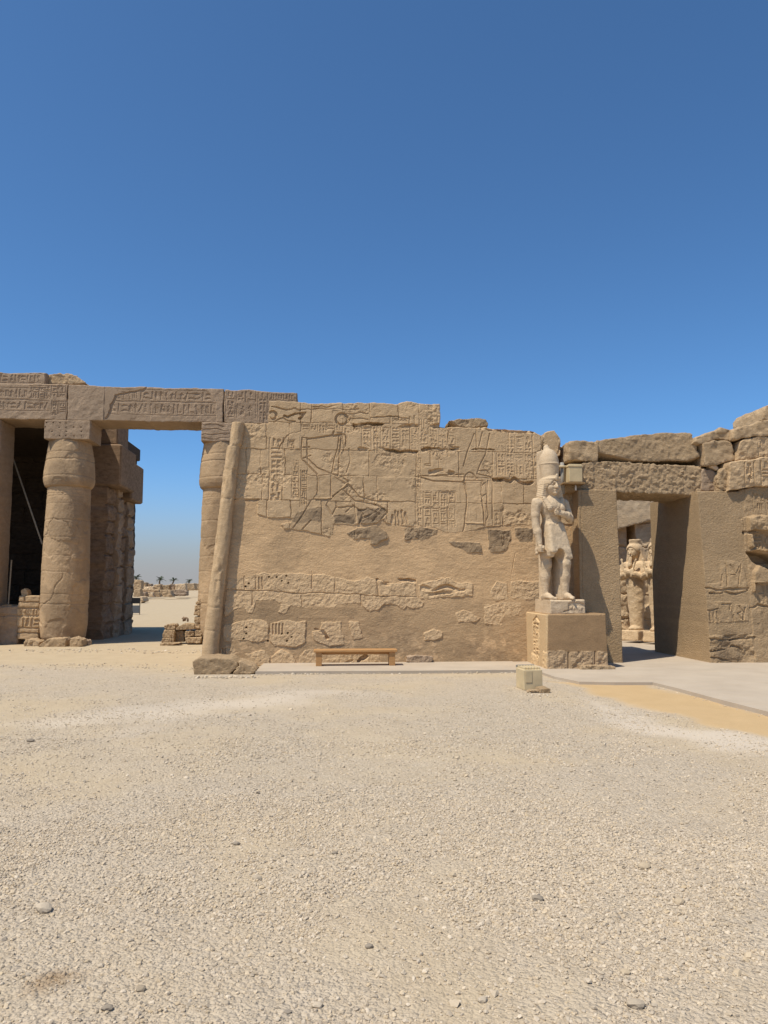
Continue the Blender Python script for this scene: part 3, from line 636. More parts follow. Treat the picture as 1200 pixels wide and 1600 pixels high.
    # broken bed joint, dark and ragged
    for p, wd, dp in [(Z5([(700, 240), (780, 245), (830, 240), (900, 245)]), .05, .10), (Z5([(755, 420), (850, 415), (890, 405), (970, 435), (1150, 440)]), .05, .09), (Z6([(0, 262), (150, 255), (300, 265), (380, 270)]), .05, .09), (Z6([(180, 425), (290, 410), (330, 425), (450, 425)]), .04, .07),
                      (Z6([(700, 640), (760, 650), (830, 660), (860, 625), (900, 655), (980, 660)]), .05, .10), (Z6([(230, 600), (330, 580), (400, 605)]), .06, .08), (Z6([(370, 400), (520, 425), (700, 435)]), .02, .04), (Z5([(210, 175), (360, 160), (310, 200)]), .03, .05), (Z6([(620, 265), (800, 285), (990, 300)]), .04, .08),
                      (Z7([(700, 350), (780, 370), (840, 350), (950, 375)]), .05, .09), (Z8([(0, 400), (90, 420), (180, 400), (260, 430)]), .06, .06), (Z8([(60, 450), (200, 450), (300, 430)]), .05, .05), (Z7([(240, 715), (290, 725), (320, 770)]), .04, .05), (Z7([(430, 965), (510, 930)]), .04, .07), (Z7([(550, 945), (600, 900)]), .05, .08)]:
        c.stroke(c.pts(p), wd, dp, 0.9, None, 0.9)
    # the king, striding, with raised mace
    fig = dict(width=0.023, depth=0.027, mask=up)
    for p in [[(335, 340), (330, 410), (330, 490), (440, 600), (445, 650), (440, 740), (415, 785)], [(335, 340), (370, 345), (368, 410), (370, 490), (440, 555), (530, 598)], [(330, 412), (385, 410)], [(330, 490), (395, 468)],
              [(530, 600), (548, 598), (570, 480), (590, 410), (600, 330)], [(590, 600), (605, 430), (612, 350)], [(610, 320), (640, 318), (652, 345), (640, 405)], [(545, 610), (600, 612), (660, 650), (662, 690), (615, 712), (545, 770), (540, 785)],
              [(540, 600), (540, 700), (540, 780)], [(660, 665), (700, 715), (740, 765), (860, 800), (955, 800)], [(625, 715), (710, 795), (860, 825)], [(400, 790), (340, 890), (270, 990)], [(395, 940), (335, 1000)],
              [(472, 790), (475, 950)], [(520, 797), (505, 825), (545, 900), (580, 835), (575, 800)], [(670, 420), (680, 500), (655, 590)], [(415, 787), (530, 785), (560, 760)]]: c.stroke(c.pts(Z5(p)), **fig)
    c.stroke(c.pts(Z5([(370, 352), (460, 340), (550, 326), (560, 300)])), 0.03, 0.035, mask=up); c.stroke(c.pts(Z5([(560, 330), (615, 320)])), 0.035, 0.04, mask=up)
    for p in [[(335, 340), (370, 345), (370, 490), (445, 555), (530, 598), (665, 665), (615, 712), (545, 775), (420, 785), (440, 700), (440, 600), (330, 490)], [(548, 598), (575, 470), (610, 325), (645, 320), (640, 405), (610, 450), (590, 600)]]: c.bulge(c.pts(Z5(p)), -0.022)
    for p in [[(700, 830), (760, 900), (735, 950)], [(740, 880), (800, 850), (880, 900), (840, 930)], [(860, 830), (940, 880), (900, 950)], [(760, 920), (830, 890), (880, 860)], [(980, 900), (985, 960)], [(1005, 870), (1008, 960)], [(1025, 880), (1030, 955)], [(1050, 870), (1055, 950)], [(1075, 880), (1078, 950)], [(580, 850), (690, 845)], [(650, 880), (700, 840)]]:
        c.stroke(c.pts(Z5(p)), 0.03, 0.03, 0.8, up, 0.4)
    # the god with outstretched arm and tall plumes
    for p in [[(160, 618), (240, 618), (370, 612), (480, 606)], [(160, 622), (260, 650), (475, 660)], [(490, 650), (495, 610), (520, 590), (550, 600), (575, 640)], [(560, 310), (535, 380), (510, 440), (480, 545)], [(620, 298), (595, 400)], [(672, 310), (640, 460), (600, 540), (580, 595)],
              [(480, 660), (500, 720), (505, 830), (492, 940), (478, 1020)], [(615, 650), (605, 730), (620, 800), (630, 960), (640, 1040)], [(580, 602), (675, 622), (690, 670), (690, 925)], [(655, 650), (652, 840), (662, 900), (648, 935)], [(480, 655), (620, 650)], [(585, 580), (650, 575), (670, 605)], [(610, 690), (640, 660), (650, 740), (620, 760), (612, 800)], [(650, 1000), (655, 1160)]]: c.stroke(c.pts(Z6(p)), **fig)
    for p in [[(160, 618), (370, 612), (480, 606), (480, 660), (260, 650)], [(480, 660), (620, 650), (605, 730), (630, 960), (490, 960), (505, 830)]]: c.bulge(c.pts(Z6(p)), -0.022)
    # hieroglyph columns and rows
    def colpx(x0, x1, y0, y1, d=0.013, w=0.015): 
        a = P(x0, y1, W0, K); b = P(x1, y0, W0, K); c.column(a[0], b[0], a[1], b[1], d, w)
    for x0, x1, y0, y1 in [(420, 443, 684, 780)]: colpx(x0, x1, y0, y1, 0.024, 0.026)
    for x0, x1, y0, y1 in [(456, 467, 718, 778), (469, 480, 735, 790), (450, 460, 688, 702)]: colpx(x0, x1, y0, y1, 0.02, 0.018)
    for i in range(7): colpx(471 + i * 13, 484 + i * 13, 664, 674)
    for i in range(9): colpx(566 + i * 15, 580 + i * 15, 667, 703 + (i % 3))
    for i in range(5): colpx(640 + i * 14.5, 653.5 + i * 14.5, 670, 708)
    for i in range(4): colpx(777 + i * 14, 790 + i * 14, 681, 706); colpx(777 + i * 14, 790 + i * 14, 709, 742)
    for i in range(5): colpx(650 + i * 12.5, 661 + i * 12.5, 768, 788); colpx(650 + i * 12.5, 661 + i * 12.5, 793, 822)
    for x0, x1, y0, y1 in [(701, 712, 796, 822), (771, 782, 797, 820), (785, 830, 796, 818), (803, 812, 756, 778), (815, 826, 756, 778), (651, 657, 715, 790), (610, 640, 652, 662), (648, 684, 651, 662), (828, 840, 712, 750), (872, 884, 762, 800), (886, 897, 770, 810), (655, 700, 703, 712)]: colpx(x0, x1, y0, y1)
    # sun discs and cracks of the top course
    for cx, cy, r in [(426, 649, 6), (534, 655, 9)]:
        c.stroke(c.pts([(cx + r * math.cos(a), cy + r * math.sin(a)) for a in np.linspace(0, 6.283, 17)]), 0.035, 0.045, 0.1); c.stroke(c.pts([(cx - r * .2, cy), (cx + r * .2, cy)]), 0.07, -0.02, 0.1)
    for p in [[(424, 638), (470, 640), (500, 637), (560, 639)], [(490, 634), (530, 632)], [(540, 645), (576, 646)], [(580, 652), (610, 650), (640, 655)], [(430, 660), (445, 652), (460, 658)], [(437, 700), (447, 682), (470, 672)], [(545, 660), (548, 652), (575, 655)]]: c.stroke(c.pts(p), 0.022, 0.025, 0.8, None, 0.7)
    # wear in the upper field and peg holes
    er = sstep(0.15, 0.75, f2(U, Z, 2.4, 4, 40)) * up; c.D += er * (0.012 * f2(U, Z, 16, 3, 41) + 0.008)
    c.pits(c.pts([(388, 911), (383, 916), (420, 901), (440, 908), (450, 911), (447, 900), (384, 981), (384, 990), (380, 998), (449, 989), (455, 995), (448, 1001), (418, 1001), (440, 990), (432, 902)]), 0.021, 0.10)
    for x in (399, 404, 409): c.stroke(c.pts([(x, 902), (x + 1, 920)]), 0.024, 0.03)
    for x in (426, 431, 436, 441): c.stroke(c.pts([(x, 975), (x, 990)]), 0.022, 0.03)
    for x in (348, 352): c.stroke(c.pts([(x, 1014), (x, 1020)]), 0.022, 0.05)
    for p in [[(430, 850), (436, 880), (432, 905)], [(700, 850), (706, 885), (698, 912)], [(560, 960), (590, 966), (640, 962), (690, 975)], [(640, 880), (650, 905)], [(480, 985), (486, 1012)], [(745, 950), (760, 985), (755, 1015)]]: c.stroke(c.pts(p), .009, .010, .9, None, .5)
    c.stroke(c.pts([(805, 865), (801, 890), (798, 905)]), 0.015, 0.02); c.stroke(c.pts([(384, 782), (404, 781)]), 0.03, 0.05)
    rub = sstep(0.1, 0.5, f2(U, Z, 3, 3, 50)) * (c.poly(c.pts([(846, 670), (885, 670), (885, 740), (862, 740), (846, 700)]), 0.8)); c.D += rub * (0.05 + 0.06 * f2(U, Z, 9, 3, 51))
    out = c.pts([(326, 1052), (371, 661), (420, 661), (420, 626), (470, 628), (520, 628), (560, 629), (620, 630), (640, 628), (688, 629), (688, 666), (720, 668), (745, 666), (800, 670), (835, 673), (850, 680), (851, 675), (868, 673), (877, 683), (879, 700), (876, 712), (868, 716), (872, 745), (884, 748), (899, 752), (906, 775), (912, 1052)])
    wall = c.build(out, 5.2, 'temple_wall', M['wall'], label='long carved sandstone wall with plaster repairs and large relief of a striding king', cat='wall')
    # round corner moulding up the leaning left edge
    axis = []
    for x, y in [(328, 1030), (331, 1000), (339, 930), (347, 860), (356, 780), (363, 720), (371, 661)]:
        u, z = P(x, y, W0, K); axis.append((u, W0 + K * z - 0.06, z))
    axis[0] = (axis[0][0] - 0.01, axis[0][1], -0.05)
    zs = np.arange(-0.05, axis[-1][2], 0.025); ax = np.array(axis); cu = np.interp(zs, ax[:, 2], ax[:, 0]); cw = np.interp(zs, ax[:, 2], ax[:, 1]); n = 40
    th = np.linspace(0, 2 * np.pi, n, endpoint=False); TH, ZZ = np.meshgrid(th, zs); rad = np.interp(zs, [0, 5.5], [0.185, 0.135])[:, None] * np.ones_like(TH)
    rad = rad - 0.012 * f3(np.cos(TH) * .5, np.sin(TH) * .5, ZZ, 4, 4, 3) - 0.05 * np.clip(f3(np.cos(TH), np.sin(TH), ZZ * 1.5, 1.4, 3, 9) - 0.35, 0, 1)
    for y in (697, 735, 780, 907, 948, 984):
        zj = P(355, y, W0, K)[1]; rad -= 0.014 * np.exp(-((ZZ - zj + 0.012 * np.sin(3 * TH)) / 0.014) ** 2)
    stepoff = np.where(zs > P(355, 697, W0, K)[1], 0.03, 0.0)
    V = np.stack([cu[:, None] + stepoff[:, None] + rad * np.cos(TH), cw[:, None] + rad * np.sin(TH), ZZ], -1).reshape(-1, 3)
    k = np.arange(len(zs) - 1)[:, None] * n; j = np.arange(n)[None]; j2 = (j + 1) % n; Q = np.stack([k + j, k + j2, k + n + j2, k + n + j], -1).reshape(-1, 4)
    top = len(V); V = np.vstack([V, [cu[-1] + .03, cw[-1], zs[-1] + 0.03]]); Q = [tuple(q) for q in Q] + [((len(zs) - 1) * n + a, (len(zs) - 1) * n + (a + 1) % n, top) for a in range(n)]
    obj('corner_moulding', V, Q, M['wall'], wall, True)
main_wall()

# ------------------------------------------------------------------ gateway: jambs, lintel, right tower
JW = -0.3
def jamb_left():
    c = Canvas(4.2, 6.0, -0.1, 4.2, 0.012, JW, K, 11)
    c.D += 0.003 * f2(c.U * .8 + c.Z * .6, c.Z * .8 - c.U * .6, 30, 3, 3) + 0.008 * f2(c.U, c.Z, 1.2, 3, 5)
    c.tint = 0.5 * f2(c.U, c.Z, 1.0, 4, 6); c.stroke(c.pts([(908, 770), (910, 900), (914, 1040)]), 0.012, 0.012)
    a = c.pts([(903, 765), (964, 765), (970, 900), (974.5, 1050), (908, 1050)]); a[0] = (a[0][0], a[1][1] + .005)
    return c.build(a, 2.3, 'gate_jamb', M['jamb'], edge=0.02, label='rough rendered left gate jamb catching the diagonal shadow of the king statue', cat='gate jamb', group='gate jambs')
jamb_left()
def tower_right():
    c = Canvas(6.9, 11.6, -0.1, 5.5, 0.012, JW - 0.2, K, 12)
    q = lambda p: c.poly(c.pts(p), 0.35)
    E6 = lambda p: zm(p, 1100, 780, 5.926)
    ren = c.poly(c.pts([(1090, 740), (1160, 740), (1163, 800), (1172, 930), (1110, 930)]), 0.1)
    old = q(E6([(20, 940), (250, 950), (260, 1140), (20, 1140)])) | q(E6([(290, 980), (420, 970), (420, 1130), (270, 1130)])) | q(E6([(150, 565), (355, 575), (400, 780), (400, 860), (50, 860), (30, 780), (160, 770)]))
    bot = q([(1090, 995), (1180, 990), (1180, 1050), (1090, 1050)])
    right = q([(1172, 925), (1300, 925), (1300, 1050), (1182, 1050)]) | q([(1160, 600), (1300, 600), (1300, 925), (1176, 925), (1166, 860)])
    S = blur((old | bot | right).astype(np.float32), 2); U, Z = c.U, c.Z
    c.D += (1 - S) * (0.02 + 0.003 * f2(U * .8 + Z * .6, Z * .8 - U * .6, 30, 3, 3)) + S * (0.010 * f2(U, Z, 8, 4, 4) + 0.008) + blur(bot.astype(np.float32), 2) * (0.03 * f2(U, Z, 5, 4, 7) + 0.02)
    c.tint = 0.4 * f2(U, Z, 1.5, 4, 9) + 0.3 * S; c.dark = 0.4 * blur(q([(1130, 985), (1150, 985), (1160, 1035), (1115, 1035)]).astype(np.float32), 14) + 0.25 * sstep(0.2, 0.7, f2(U, Z, 2, 4, 17)) * S
    # the broken hollow and its overhanging blocks
    hol = blur(q([(1168, 862), (1200, 868), (1230, 885), (1200, 890), (1186, 884), (1176, 876)]).astype(np.float32), 4); c.D += 0.4 * hol
    bl = blur((q([(1160, 812), (1178, 806), (1260, 808), (1260, 862), (1180, 862), (1165, 850)])).astype(np.float32), 4); c.D -= 0.16 * bl; c.D += bl * 0.03 * f2(U, Z, 7, 3, 31)
    c.stroke(c.pts([(1163, 832), (1185, 833), (1260, 830)]), 0.06, 0.14, 0.6, None, 0.4)
    p2 = blur(q([(1176, 895), (1190, 880), (1260, 876), (1260, 925), (1175, 925)]).astype(np.float32), 3); c.D -= 0.10 * p2
    for p in [[(1103, 918), (1170, 919)], [(1108, 926), (1130, 922), (1150, 926), (1168, 922)], [(1175, 912), (1260, 912)], [(1173, 948), (1185, 945), (1200, 948), (1260, 946)], [(1100, 998), (1140, 1002), (1180, 997)], [(1112, 1018), (1140, 1010), (1160, 1015)], [(1115, 1028), (1140, 1030)]]: c.stroke(c.pts(p), 0.03, 0.04, 0.8, None, 0.6)
    c.stroke(c.pts([(1160, 768), (1162, 830), (1168, 910), (1172, 1000)]), 0.016, 0.02)
    for p in [[(195, 590), (215, 700), (215, 790)], [(240, 600), (300, 690), (325, 620)], [(345, 600), (320, 790)], [(170, 690), (165, 790)], [(250, 700), (300, 700)]]: c.stroke(c.pts(E6(p)), 0.022, 0.024, 0.4)
    for p in [[(30, 1030), (130, 1020)], [(60, 1045), (70, 1130)], [(95, 1045), (100, 1130)], [(125, 1045), (140, 1130)], [(170, 980), (240, 975), (240, 1030)], [(330, 990), (360, 1040), (320, 1060), (350, 1110)], [(380, 1000), (370, 1120)], [(280, 1080), (290, 1120)]]: c.stroke(c.pts(E6(p)), 0.03, 0.03, 0.5)
    for x0, x1, y0, y1 in [(1179, 1196, 770, 800), (1198, 1214, 770, 804), (1176, 1190, 835, 856), (1192, 1206, 835, 858), (1182, 1199, 914, 944), (1201, 1217, 914, 944)]:
        a = P(x0, y1, c.w0, K); b = P(x1, y0, c.w0, K); c.column(a[0], b[0], a[1], b[1], 0.025, 0.022)
    a = P(1111, 1040, c.w0, K)[0]; zt = P(1097, 767, c.w0, K)[1]; u0 = a + 0.02
    out = [(u0, -0.2), (u0, zt)] + c.pts([(1155, 767), (1158, 764), (1180, 760), (1210, 758), (1260, 758)]) + [(11.4, 5.0), (11.4, -0.2)]
    return c.build(out, 2.4, 'gate_tower', M['jamb'], edge=0.02, label='right gate tower, rendered jamb beside old carved masonry and a broken hollow', cat='tower'), u0
tower, UJ = tower_right()
UL = P(974, 1037, JW, K)[0]
# courses stacked above the gate (each block lifts away)
LW = 0.15
stone('lintel', [(914, 722), (930, 720), (1092, 728), (1099, 734), (1100, 768), (1082, 776), (1060, 772), (960, 769), (880, 769), (890, 735)], LW, 1.45, M['rock'], res=0.022, rough=0.02, seed=4, fine=0.022, label='long pock marked lintel beam spanning the gateway', cat='lintel')
stone('stone_block', [(931, 722), (933, 688), (985, 682), (1030, 676), (1083, 674), (1088, 700), (1096, 719)], LW + 0.03, 1.3, M['rock'], res=0.025, rough=0.06, freq=1.3, seed=8, fine=.014, chip=0.2, label='huge weathered block lying on top of the gate lintel', cat='stone block', group='blocks stacked above the gate')
stone('stone_block', [(889, 720), (890, 690), (915, 687), (934, 692), (934, 720)], LW + 0.0, 0.9, M['rock'], rough=0.05, seed=12, chip=0.15, label='squarish block above the wall lamp, beside the huge one over the gate', cat='stone block', group='blocks stacked above the gate')
stone('stone_block', [(1096, 767), (1097, 731), (1118, 735), (1120, 767)], LW - 0.05, 1.2, M['grey'], rough=0.02, seed=13, label='smooth brownish block end at the right end of the lintel', cat='stone block', group='blocks stacked above the gate')
stone('stone_wedge', [(1124, 767), (1123, 745), (1130, 731), (1139, 729), (1140, 766)], LW - 0.3, 0.6, M['rock'], rough=0.04, seed=14, label='upright wedge of stone jammed in the gap right of the lintel', cat='stone block')
stone('stone_chip', [(1110, 729), (1112, 726), (1120, 727), (1124, 734), (1120, 735)], LW - 0.1, 0.3, M['pale'], rough=0.015, seed=15, res=0.02, label='small pale chip wedged above the smooth block end', cat='stone')
stone('stone_block', [(1101, 728), (1100, 693), (1118, 688), (1143, 688), (1150, 718), (1130, 722), (1120, 727)], LW - 0.15, 1.1, M['rock'], rough=0.045, seed=16, chip=0.12, fine=0.014, label='block with one smooth face right of the huge gate block', cat='stone block', group='blocks stacked above the gate')
stone('stone_block', [(1084, 692), (1088, 684), (1112, 675), (1134, 666), (1146, 668), (1145, 688), (1118, 687), (1100, 694)], LW - 0.1, 1.3, M['rock'], rough=0.05, seed=17, chip=0.2, label='sloping rough block topping the smooth faced one', cat='stone block', group='blocks stacked above the gate')
stone('stone_block', [(1146, 688), (1146, 670), (1165, 664), (1190, 658), (1260, 654), (1260, 680), (1180, 681)], LW - 0.3, 1.5, M['wall'], rough=0.035, seed=18, fine=0.015, label='long weathered course block along the tower top at the right edge', cat='stone block', group='blocks stacked above the gate')
def relief_block(px, w0, w1, seed, label, cols=(), mat='wall', k=0.0, edge=0.7):
    pts = PP(px, w0, k); c = Canvas(pts[:, 0].min() - .1, pts[:, 0].max() + .1, pts[:, 1].min() - .1, pts[:, 1].max() + .1, 0.013, w0, k, seed)
    c.D += 0.014 * f2(c.U, c.Z, 8, 4, seed) + 0.03 * sstep(0.0, 0.6, f2(c.U, c.Z, 2.0, 3, seed + 2)); c.tint = 0.3 * f2(c.U, c.Z, 2, 3, seed)
    for x0, x1, y0, y1 in cols:
        a = P(x0, y1, w0, k); b = P(x1, y0, w0, k); c.column(a[0], b[0], a[1], b[1], 0.03, 0.024)
    return c.build([tuple(p) for p in pts], w1, 'stone_block', M[mat], edge=edge, label=label, cat='stone block')
relief_block([(1152, 717), (1157, 690), (1168, 684), (1186, 681), (1260, 680), (1260, 713), (1180, 716)], LW - 0.3, 1.8, 21, 'carved block under the long course block at the right edge', [(1186, 1199, 684, 712), (1200, 1214, 684, 712)])
relief_block([(1140, 766), (1140, 722), (1155, 718), (1200, 715), (1260, 714), (1260, 756), (1190, 758), (1160, 762)], LW - 0.42, 1.8, 22, 'lowest carved block standing on the right gate tower', [(1165, 1178, 722, 755), (1191, 1205, 720, 756), (1206, 1220, 720, 756)])
stone('masonry_stump', [(1193, 658), (1194, 642), (1197, 634), (1215, 630), (1260, 628), (1260, 656)], 1.6, 1.5, M['rock'], rough=0.04, seed=23, label='pale stub of masonry rising behind the tower at the right edge', cat='masonry')
stone('core_masonry', [(862, 772), (866, 700), (880, 698), (905, 712), (915, 735), (915, 772)], 1.5, 1.2, M['grey'], rough=0.10, seed=24, label='dark ragged core masonry behind the statue crown', cat='masonry')
stone('stone_block', [(868, 768), (872, 744), (884, 746), (888, 770)], 0.3, 0.8, M['wall'], rough=0.03, seed=26, label='small block behind the statue face, left of the wall lamp', cat='stone block')
# loose stones on the wall top
stone('stone_block', [(701, 669), (702, 657), (718, 655), (742, 652), (759, 655), (763, 660), (762, 668)], W0 + K * 5.4 + 0.1, 0.7, M['rock'], rough=0.04, seed=31, chip=0.25, label='loose chipped block lying on top of the carved wall', cat='stone block')

# ------------------------------------------------------------------ court beyond the gate
def fill_box(name, u0, u1, w0, w1, z0, z1, mat, label, cat, b=0.03, parent=None, **k):
    V, Q = bevbox(u0, u1, w0, w1, z0, z1, b); return obj(name, V, Q, mat, parent, False, label=label, cat=cat, **k)
# --- implicit figures
class Fig:
    def __init__(s, lo, hi, h):
        s.h = h; s.lo = np.array(lo, float); ax = [np.arange(a, b + h, h) for a, b in zip(lo, hi)]
        s.X, s.Y, s.Z = np.meshgrid(*ax, indexing='ij'); s.S = np.full(s.X.shape, 9.0)
    def cap(s, a, b, r0, r1=None, sq=(1, 1, 1)):
        r1 = r0 if r1 is None else r1; d = np.subtract(b, a); L = d @ d + 1e-9
        px, py, pz = s.X - a[0], s.Y - a[1], s.Z - a[2]; t = np.clip((px * d[0] + py * d[1] + pz * d[2]) / L, 0, 1)
        return np.sqrt(((px - t * d[0]) / sq[0]) ** 2 + ((py - t * d[1]) / sq[1]) ** 2 + ((pz - t * d[2]) / sq[2]) ** 2) - (r0 + (r1 - r0) * t)
    def ell(s, c, r):
        x, y, z = s.X - c[0], s.Y - c[1], s.Z - c[2]
        k0 = np.sqrt((x / r[0]) ** 2 + (y / r[1]) ** 2 + (z / r[2]) ** 2); k1 = np.sqrt((x / r[0] ** 2) ** 2 + (y / r[1] ** 2) ** 2 + (z / r[2] ** 2) ** 2) + 1e-9
        return k0 * (k0 - 1) / k1
    def tbox(s, z0, z1, b, t, r=0.03):
        """box whose section runs from b = (x0,x1,y0,y1) at z0 to t at z1"""
        f = np.clip((s.Z - z0) / (z1 - z0), 0, 1); e = [b[i] + (t[i] - b[i]) * f for i in range(4)]
        dx = np.abs(s.X - (e[0] + e[1]) / 2) - (e[1] - e[0]) / 2 + r; dy = np.abs(s.Y - (e[2] + e[3]) / 2) - (e[3] - e[2]) / 2 + r; dz = np.abs(s.Z - (z0 + z1) / 2) - (z1 - z0) / 2 + r
        return np.sqrt(np.maximum(dx, 0) ** 2 + np.maximum(dy, 0) ** 2 + np.maximum(dz, 0) ** 2) + np.minimum(np.maximum(dx, np.maximum(dy, dz)), 0) - r
    def add(s, d, k=0.02): s.S = smin(s.S, d, k) if k > 0 else np.minimum(s.S, d)
    def sub(s, d, k=0.01): s.S = smax(s.S, -d, k)
    def limb(s, pts, k=0.03):
        for (a, ra), (b, rb) in zip(pts[:-1], pts[1:]): s.add(s.cap(a, b, ra, rb), k)
    def done(s, name, parent, mat, rot=0.0, wear=0.006, scale=1.0, seed=1, dz=0.0, slim=None, dx=0.0):
        s.S = s.S + wear * f3(s.X, s.Y, s.Z, 5.5, 3, seed)
        V, Q = net(s.S, s.lo, s.h); V = V * scale
        if slim: V[:, 0] *= slim[0] + (slim[1] - slim[0]) * sstep(2.08, 2.3, V[:, 2])
        V[:, 2] += dz; V[:, 0] += dx; c, q = math.cos(rot), math.sin(rot)
        V = np.stack([V[:, 0] * c - V[:, 1] * q, V[:, 0] * q + V[:, 1] * c, V[:, 2]], 1)
        return obj(name, V + np.array(parent['org']), Q, mat, parent, True)
def fist(g, c, side, fw=-1):
    """closed hand, knuckles to the front, four fingers curled round a rod, thumb across"""
    x, y, z = c; g.add(g.ell((x, y + .01, z), (.062, .085, .085)), .02)
    for i in range(4):
        zz = z + .055 - .037 * i; r = (.020, .022, .021, .018)[i]
        g.add(g.cap((x + side * .045, y + .02, zz), (x + side * .05, y - .085, zz - .005), r), .008)
        g.add(g.cap((x + side * .05, y - .085, zz - .005), (x - side * .02, y - .10, zz - .008), r), .008)
    g.add(g.cap((x - side * .05, y, z + .05), (x - side * .035, y - .10, z + .035), .025, .02), .01)
def build_king():
    u0 = P(860, 957, -1.2)[0]; u1 = P(917, 957, -1.2)[0]; uc = (u0 + u1) / 2; zb = PEDTOP; zf = zb + 0.285
    t = thing('king_statue', (uc, -0.62, zb), 'pale striding king statue with tall double crown standing on the rendered pedestal', 'statue')
    dz = 0.285; m = M['pale']
    # own base slab, with shallow carving
    c = Canvas(u0 - .05, u1 + .05, zb - .02, zf + .05, 0.012, -1.2, 0.02, 61)
    c.D += 0.006 * f2(c.U, c.Z, 9, 4, 3) + 0.02 * sstep(.1, .5, f2(c.U, c.Z, 4, 3, 8)) * (c.U > uc); c.stroke([(u0 + .3, zb + .05), (uc + .1, zb + .09), (uc + .15, zb + .27)], .02, .025)
    for a, b in [(u0 + .05, .2), (u0 + .2, .2)]: pass
    base = c.build([(u0, zb - .01), (u1, zb - .01), (u1 - .01, zf), (u0 + .01, zf)], -0.02, 'base', M['pale'], t, edge=0.15)
    g = Fig((-.68, -.78, -.02), (.68, .52, 2.78), 0.0125)
    # legs
    g.limb([((-.155, .06, 1.02), .165), ((-.165, .03, .74), .122), ((-.17, .075, .5), .125), ((-.17, .08, .13), .082)], .05)
    g.limb([((.155, -.12, 1.02), .17), ((.17, -.27, .76), .13), ((.175, -.24, .5), .132), ((.175, -.25, .13), .088)], .05)
    g.add(g.ell((-.165, -.06, .76), (.09, .06, .09)), .03); g.add(g.ell((.17, -.375, .78), (.09, .05, .09)), .03)
    for x, y, s_ in ((-.175, .08, -1), (.18, -.25, 1)):
        g.add(g.cap((x, y + .07, .06), (x, y - .13, .07), .075, .072), .04); g.add(g.cap((x, y - .10, .075), (x, y - .27, .035), .06, .05, (1.25, 1, .9)), .03)
        for i in range(5): g.add(g.cap((x + s_ * (-.055 + .028 * i), y - .26, .035), (x + s_ * (-.06 + .03 * i), y - .35 + .022 * i, .025), .026 - .003 * i, .022 - .003 * i), .008)
    g.add(g.tbox(0, 1.05, (.09, .22, -.25, .2), (.10, .2, -.15, .2), .02), .02)      # stone web behind the forward leg
    # kilt, flaring, front apron
    g.add(g.tbox(.98, 1.66, (-.325, .335, -.40, .17), (-.245, .245, -.20, .16), .07), .03)
    g.add(g.tbox(.86, 1.12, (.03, .34, -.43, -.05), (.02, .31, -.36, -.05), .06), .04)
    g.add(g.tbox(.90, 1.12, (-.32, -.12, -.30, .12), (-.32, -.1, -.30, .12), .06), .04)
    g.sub(g.ell((-.03, -.32, .93), (.13, .30, .15)), .03)
    for x0, z0, x1, z1 in ((-.02, 1.13, .10, 1.19), (.10, 1.19, .25, 1.10), (.25, 1.10, .22, .95)): g.sub(g.cap((x0, -.42, z0), (x1, -.42, z1), .012), .006)
    # trunk
    g.add(g.ell((0, -.01, 1.96), (.335, .195, .30)), .06); g.add(g.ell((0, -.0, 1.68), (.245, .175, .28)), .08)
    g.add(g.cap((-.37, .02, 2.07), (.37, .02, 2.07), .125), .07); g.add(g.ell((-.14, -.13, 2.0), (.15, .075, .1)), .06); g.add(g.ell((.14, -.13, 2.0), (.15, .075, .1)), .06)
    g.sub(g.ell((.02, -.19, 1.62), (.022, .03, .024)), .01); g.add(g.cap((-.22, -.19, 1.60), (.23, -.19, 1.57), .02), .02)
    # hanging right arm and its fist
    g.limb([((-.44, .02, 2.06), .135), ((-.475, .03, 1.82), .112), ((-.475, .02, 1.60), .098), ((-.46, -.02, 1.45), .10), ((-.435, -.06, 1.20), .072)], .03)
    fist(g, (-.43, -.09, 1.09), -1); g.add(g.cap((-.43, -.20, 1.10), (-.43, .10, 1.07), .03), .006); g.add(g.cap((-.42, .06, 1.0), (-.36, .06, 1.9), .05), .03)
    # bent left arm, forearm across the chest
    g.limb([((.44, .02, 2.05), .13), ((.46, -.06, 1.87), .105), ((.45, -.15, 1.76), .095), ((.30, -.25, 1.80), .088), ((.06, -.27, 1.85), .07)], .03)
    x, y, z = -.03, -.27, 1.87; g.add(g.ell((x, y, z), (.085, .06, .075)), .02)
    for i in range(4): g.add(g.cap((x + .05 - .0 * i, y - .04, z + .05 - .035 * i), (x - .085 + .012 * abs(i - 1), y - .03, z + .055 - .036 * i), .02), .008)
    g.add(g.cap((x + .04, y - .03, z + .05), (x - .03, y - .06, z + .085), .022), .01)
    # neck, head, face
    g.add(g.cap((0, .02, 2.08), (0, .0, 2.32), .125, .12), .05)
    hy = .025
    g.add(g.ell((0, -.02, 2.46 + hy), (.178, .205, .225)), .03); g.add(g.ell((0, -.075, 2.345 + hy), (.135, .135, .12)), .05); g.add(g.ell((0, -.175, 2.27 + hy), (.055, .05, .04)), .03)
    g.add(g.ell((-.095, -.13, 2.39 + hy), (.07, .07, .07)), .04); g.add(g.ell((.095, -.13, 2.39 + hy), (.07, .07, .07)), .04)
    for sx in (-1, 1):
        g.sub(g.ell((sx * .08, -.225, 2.465 + hy), (.066, .06, .040)), .015); g.add(g.ell((sx * .08, -.172, 2.462 + hy), (.046, .034, .022)), .004)
        g.add(g.cap((sx * .03, -.215, 2.505 + hy), (sx * .135, -.165, 2.50 + hy), .014), .012); g.add(g.ell((sx * .20, -.03, 2.43 + hy), (.028, .05, .075)), .01); g.sub(g.ell((sx * .225, -.045, 2.44 + hy), (.016, .025, .04)), .006)
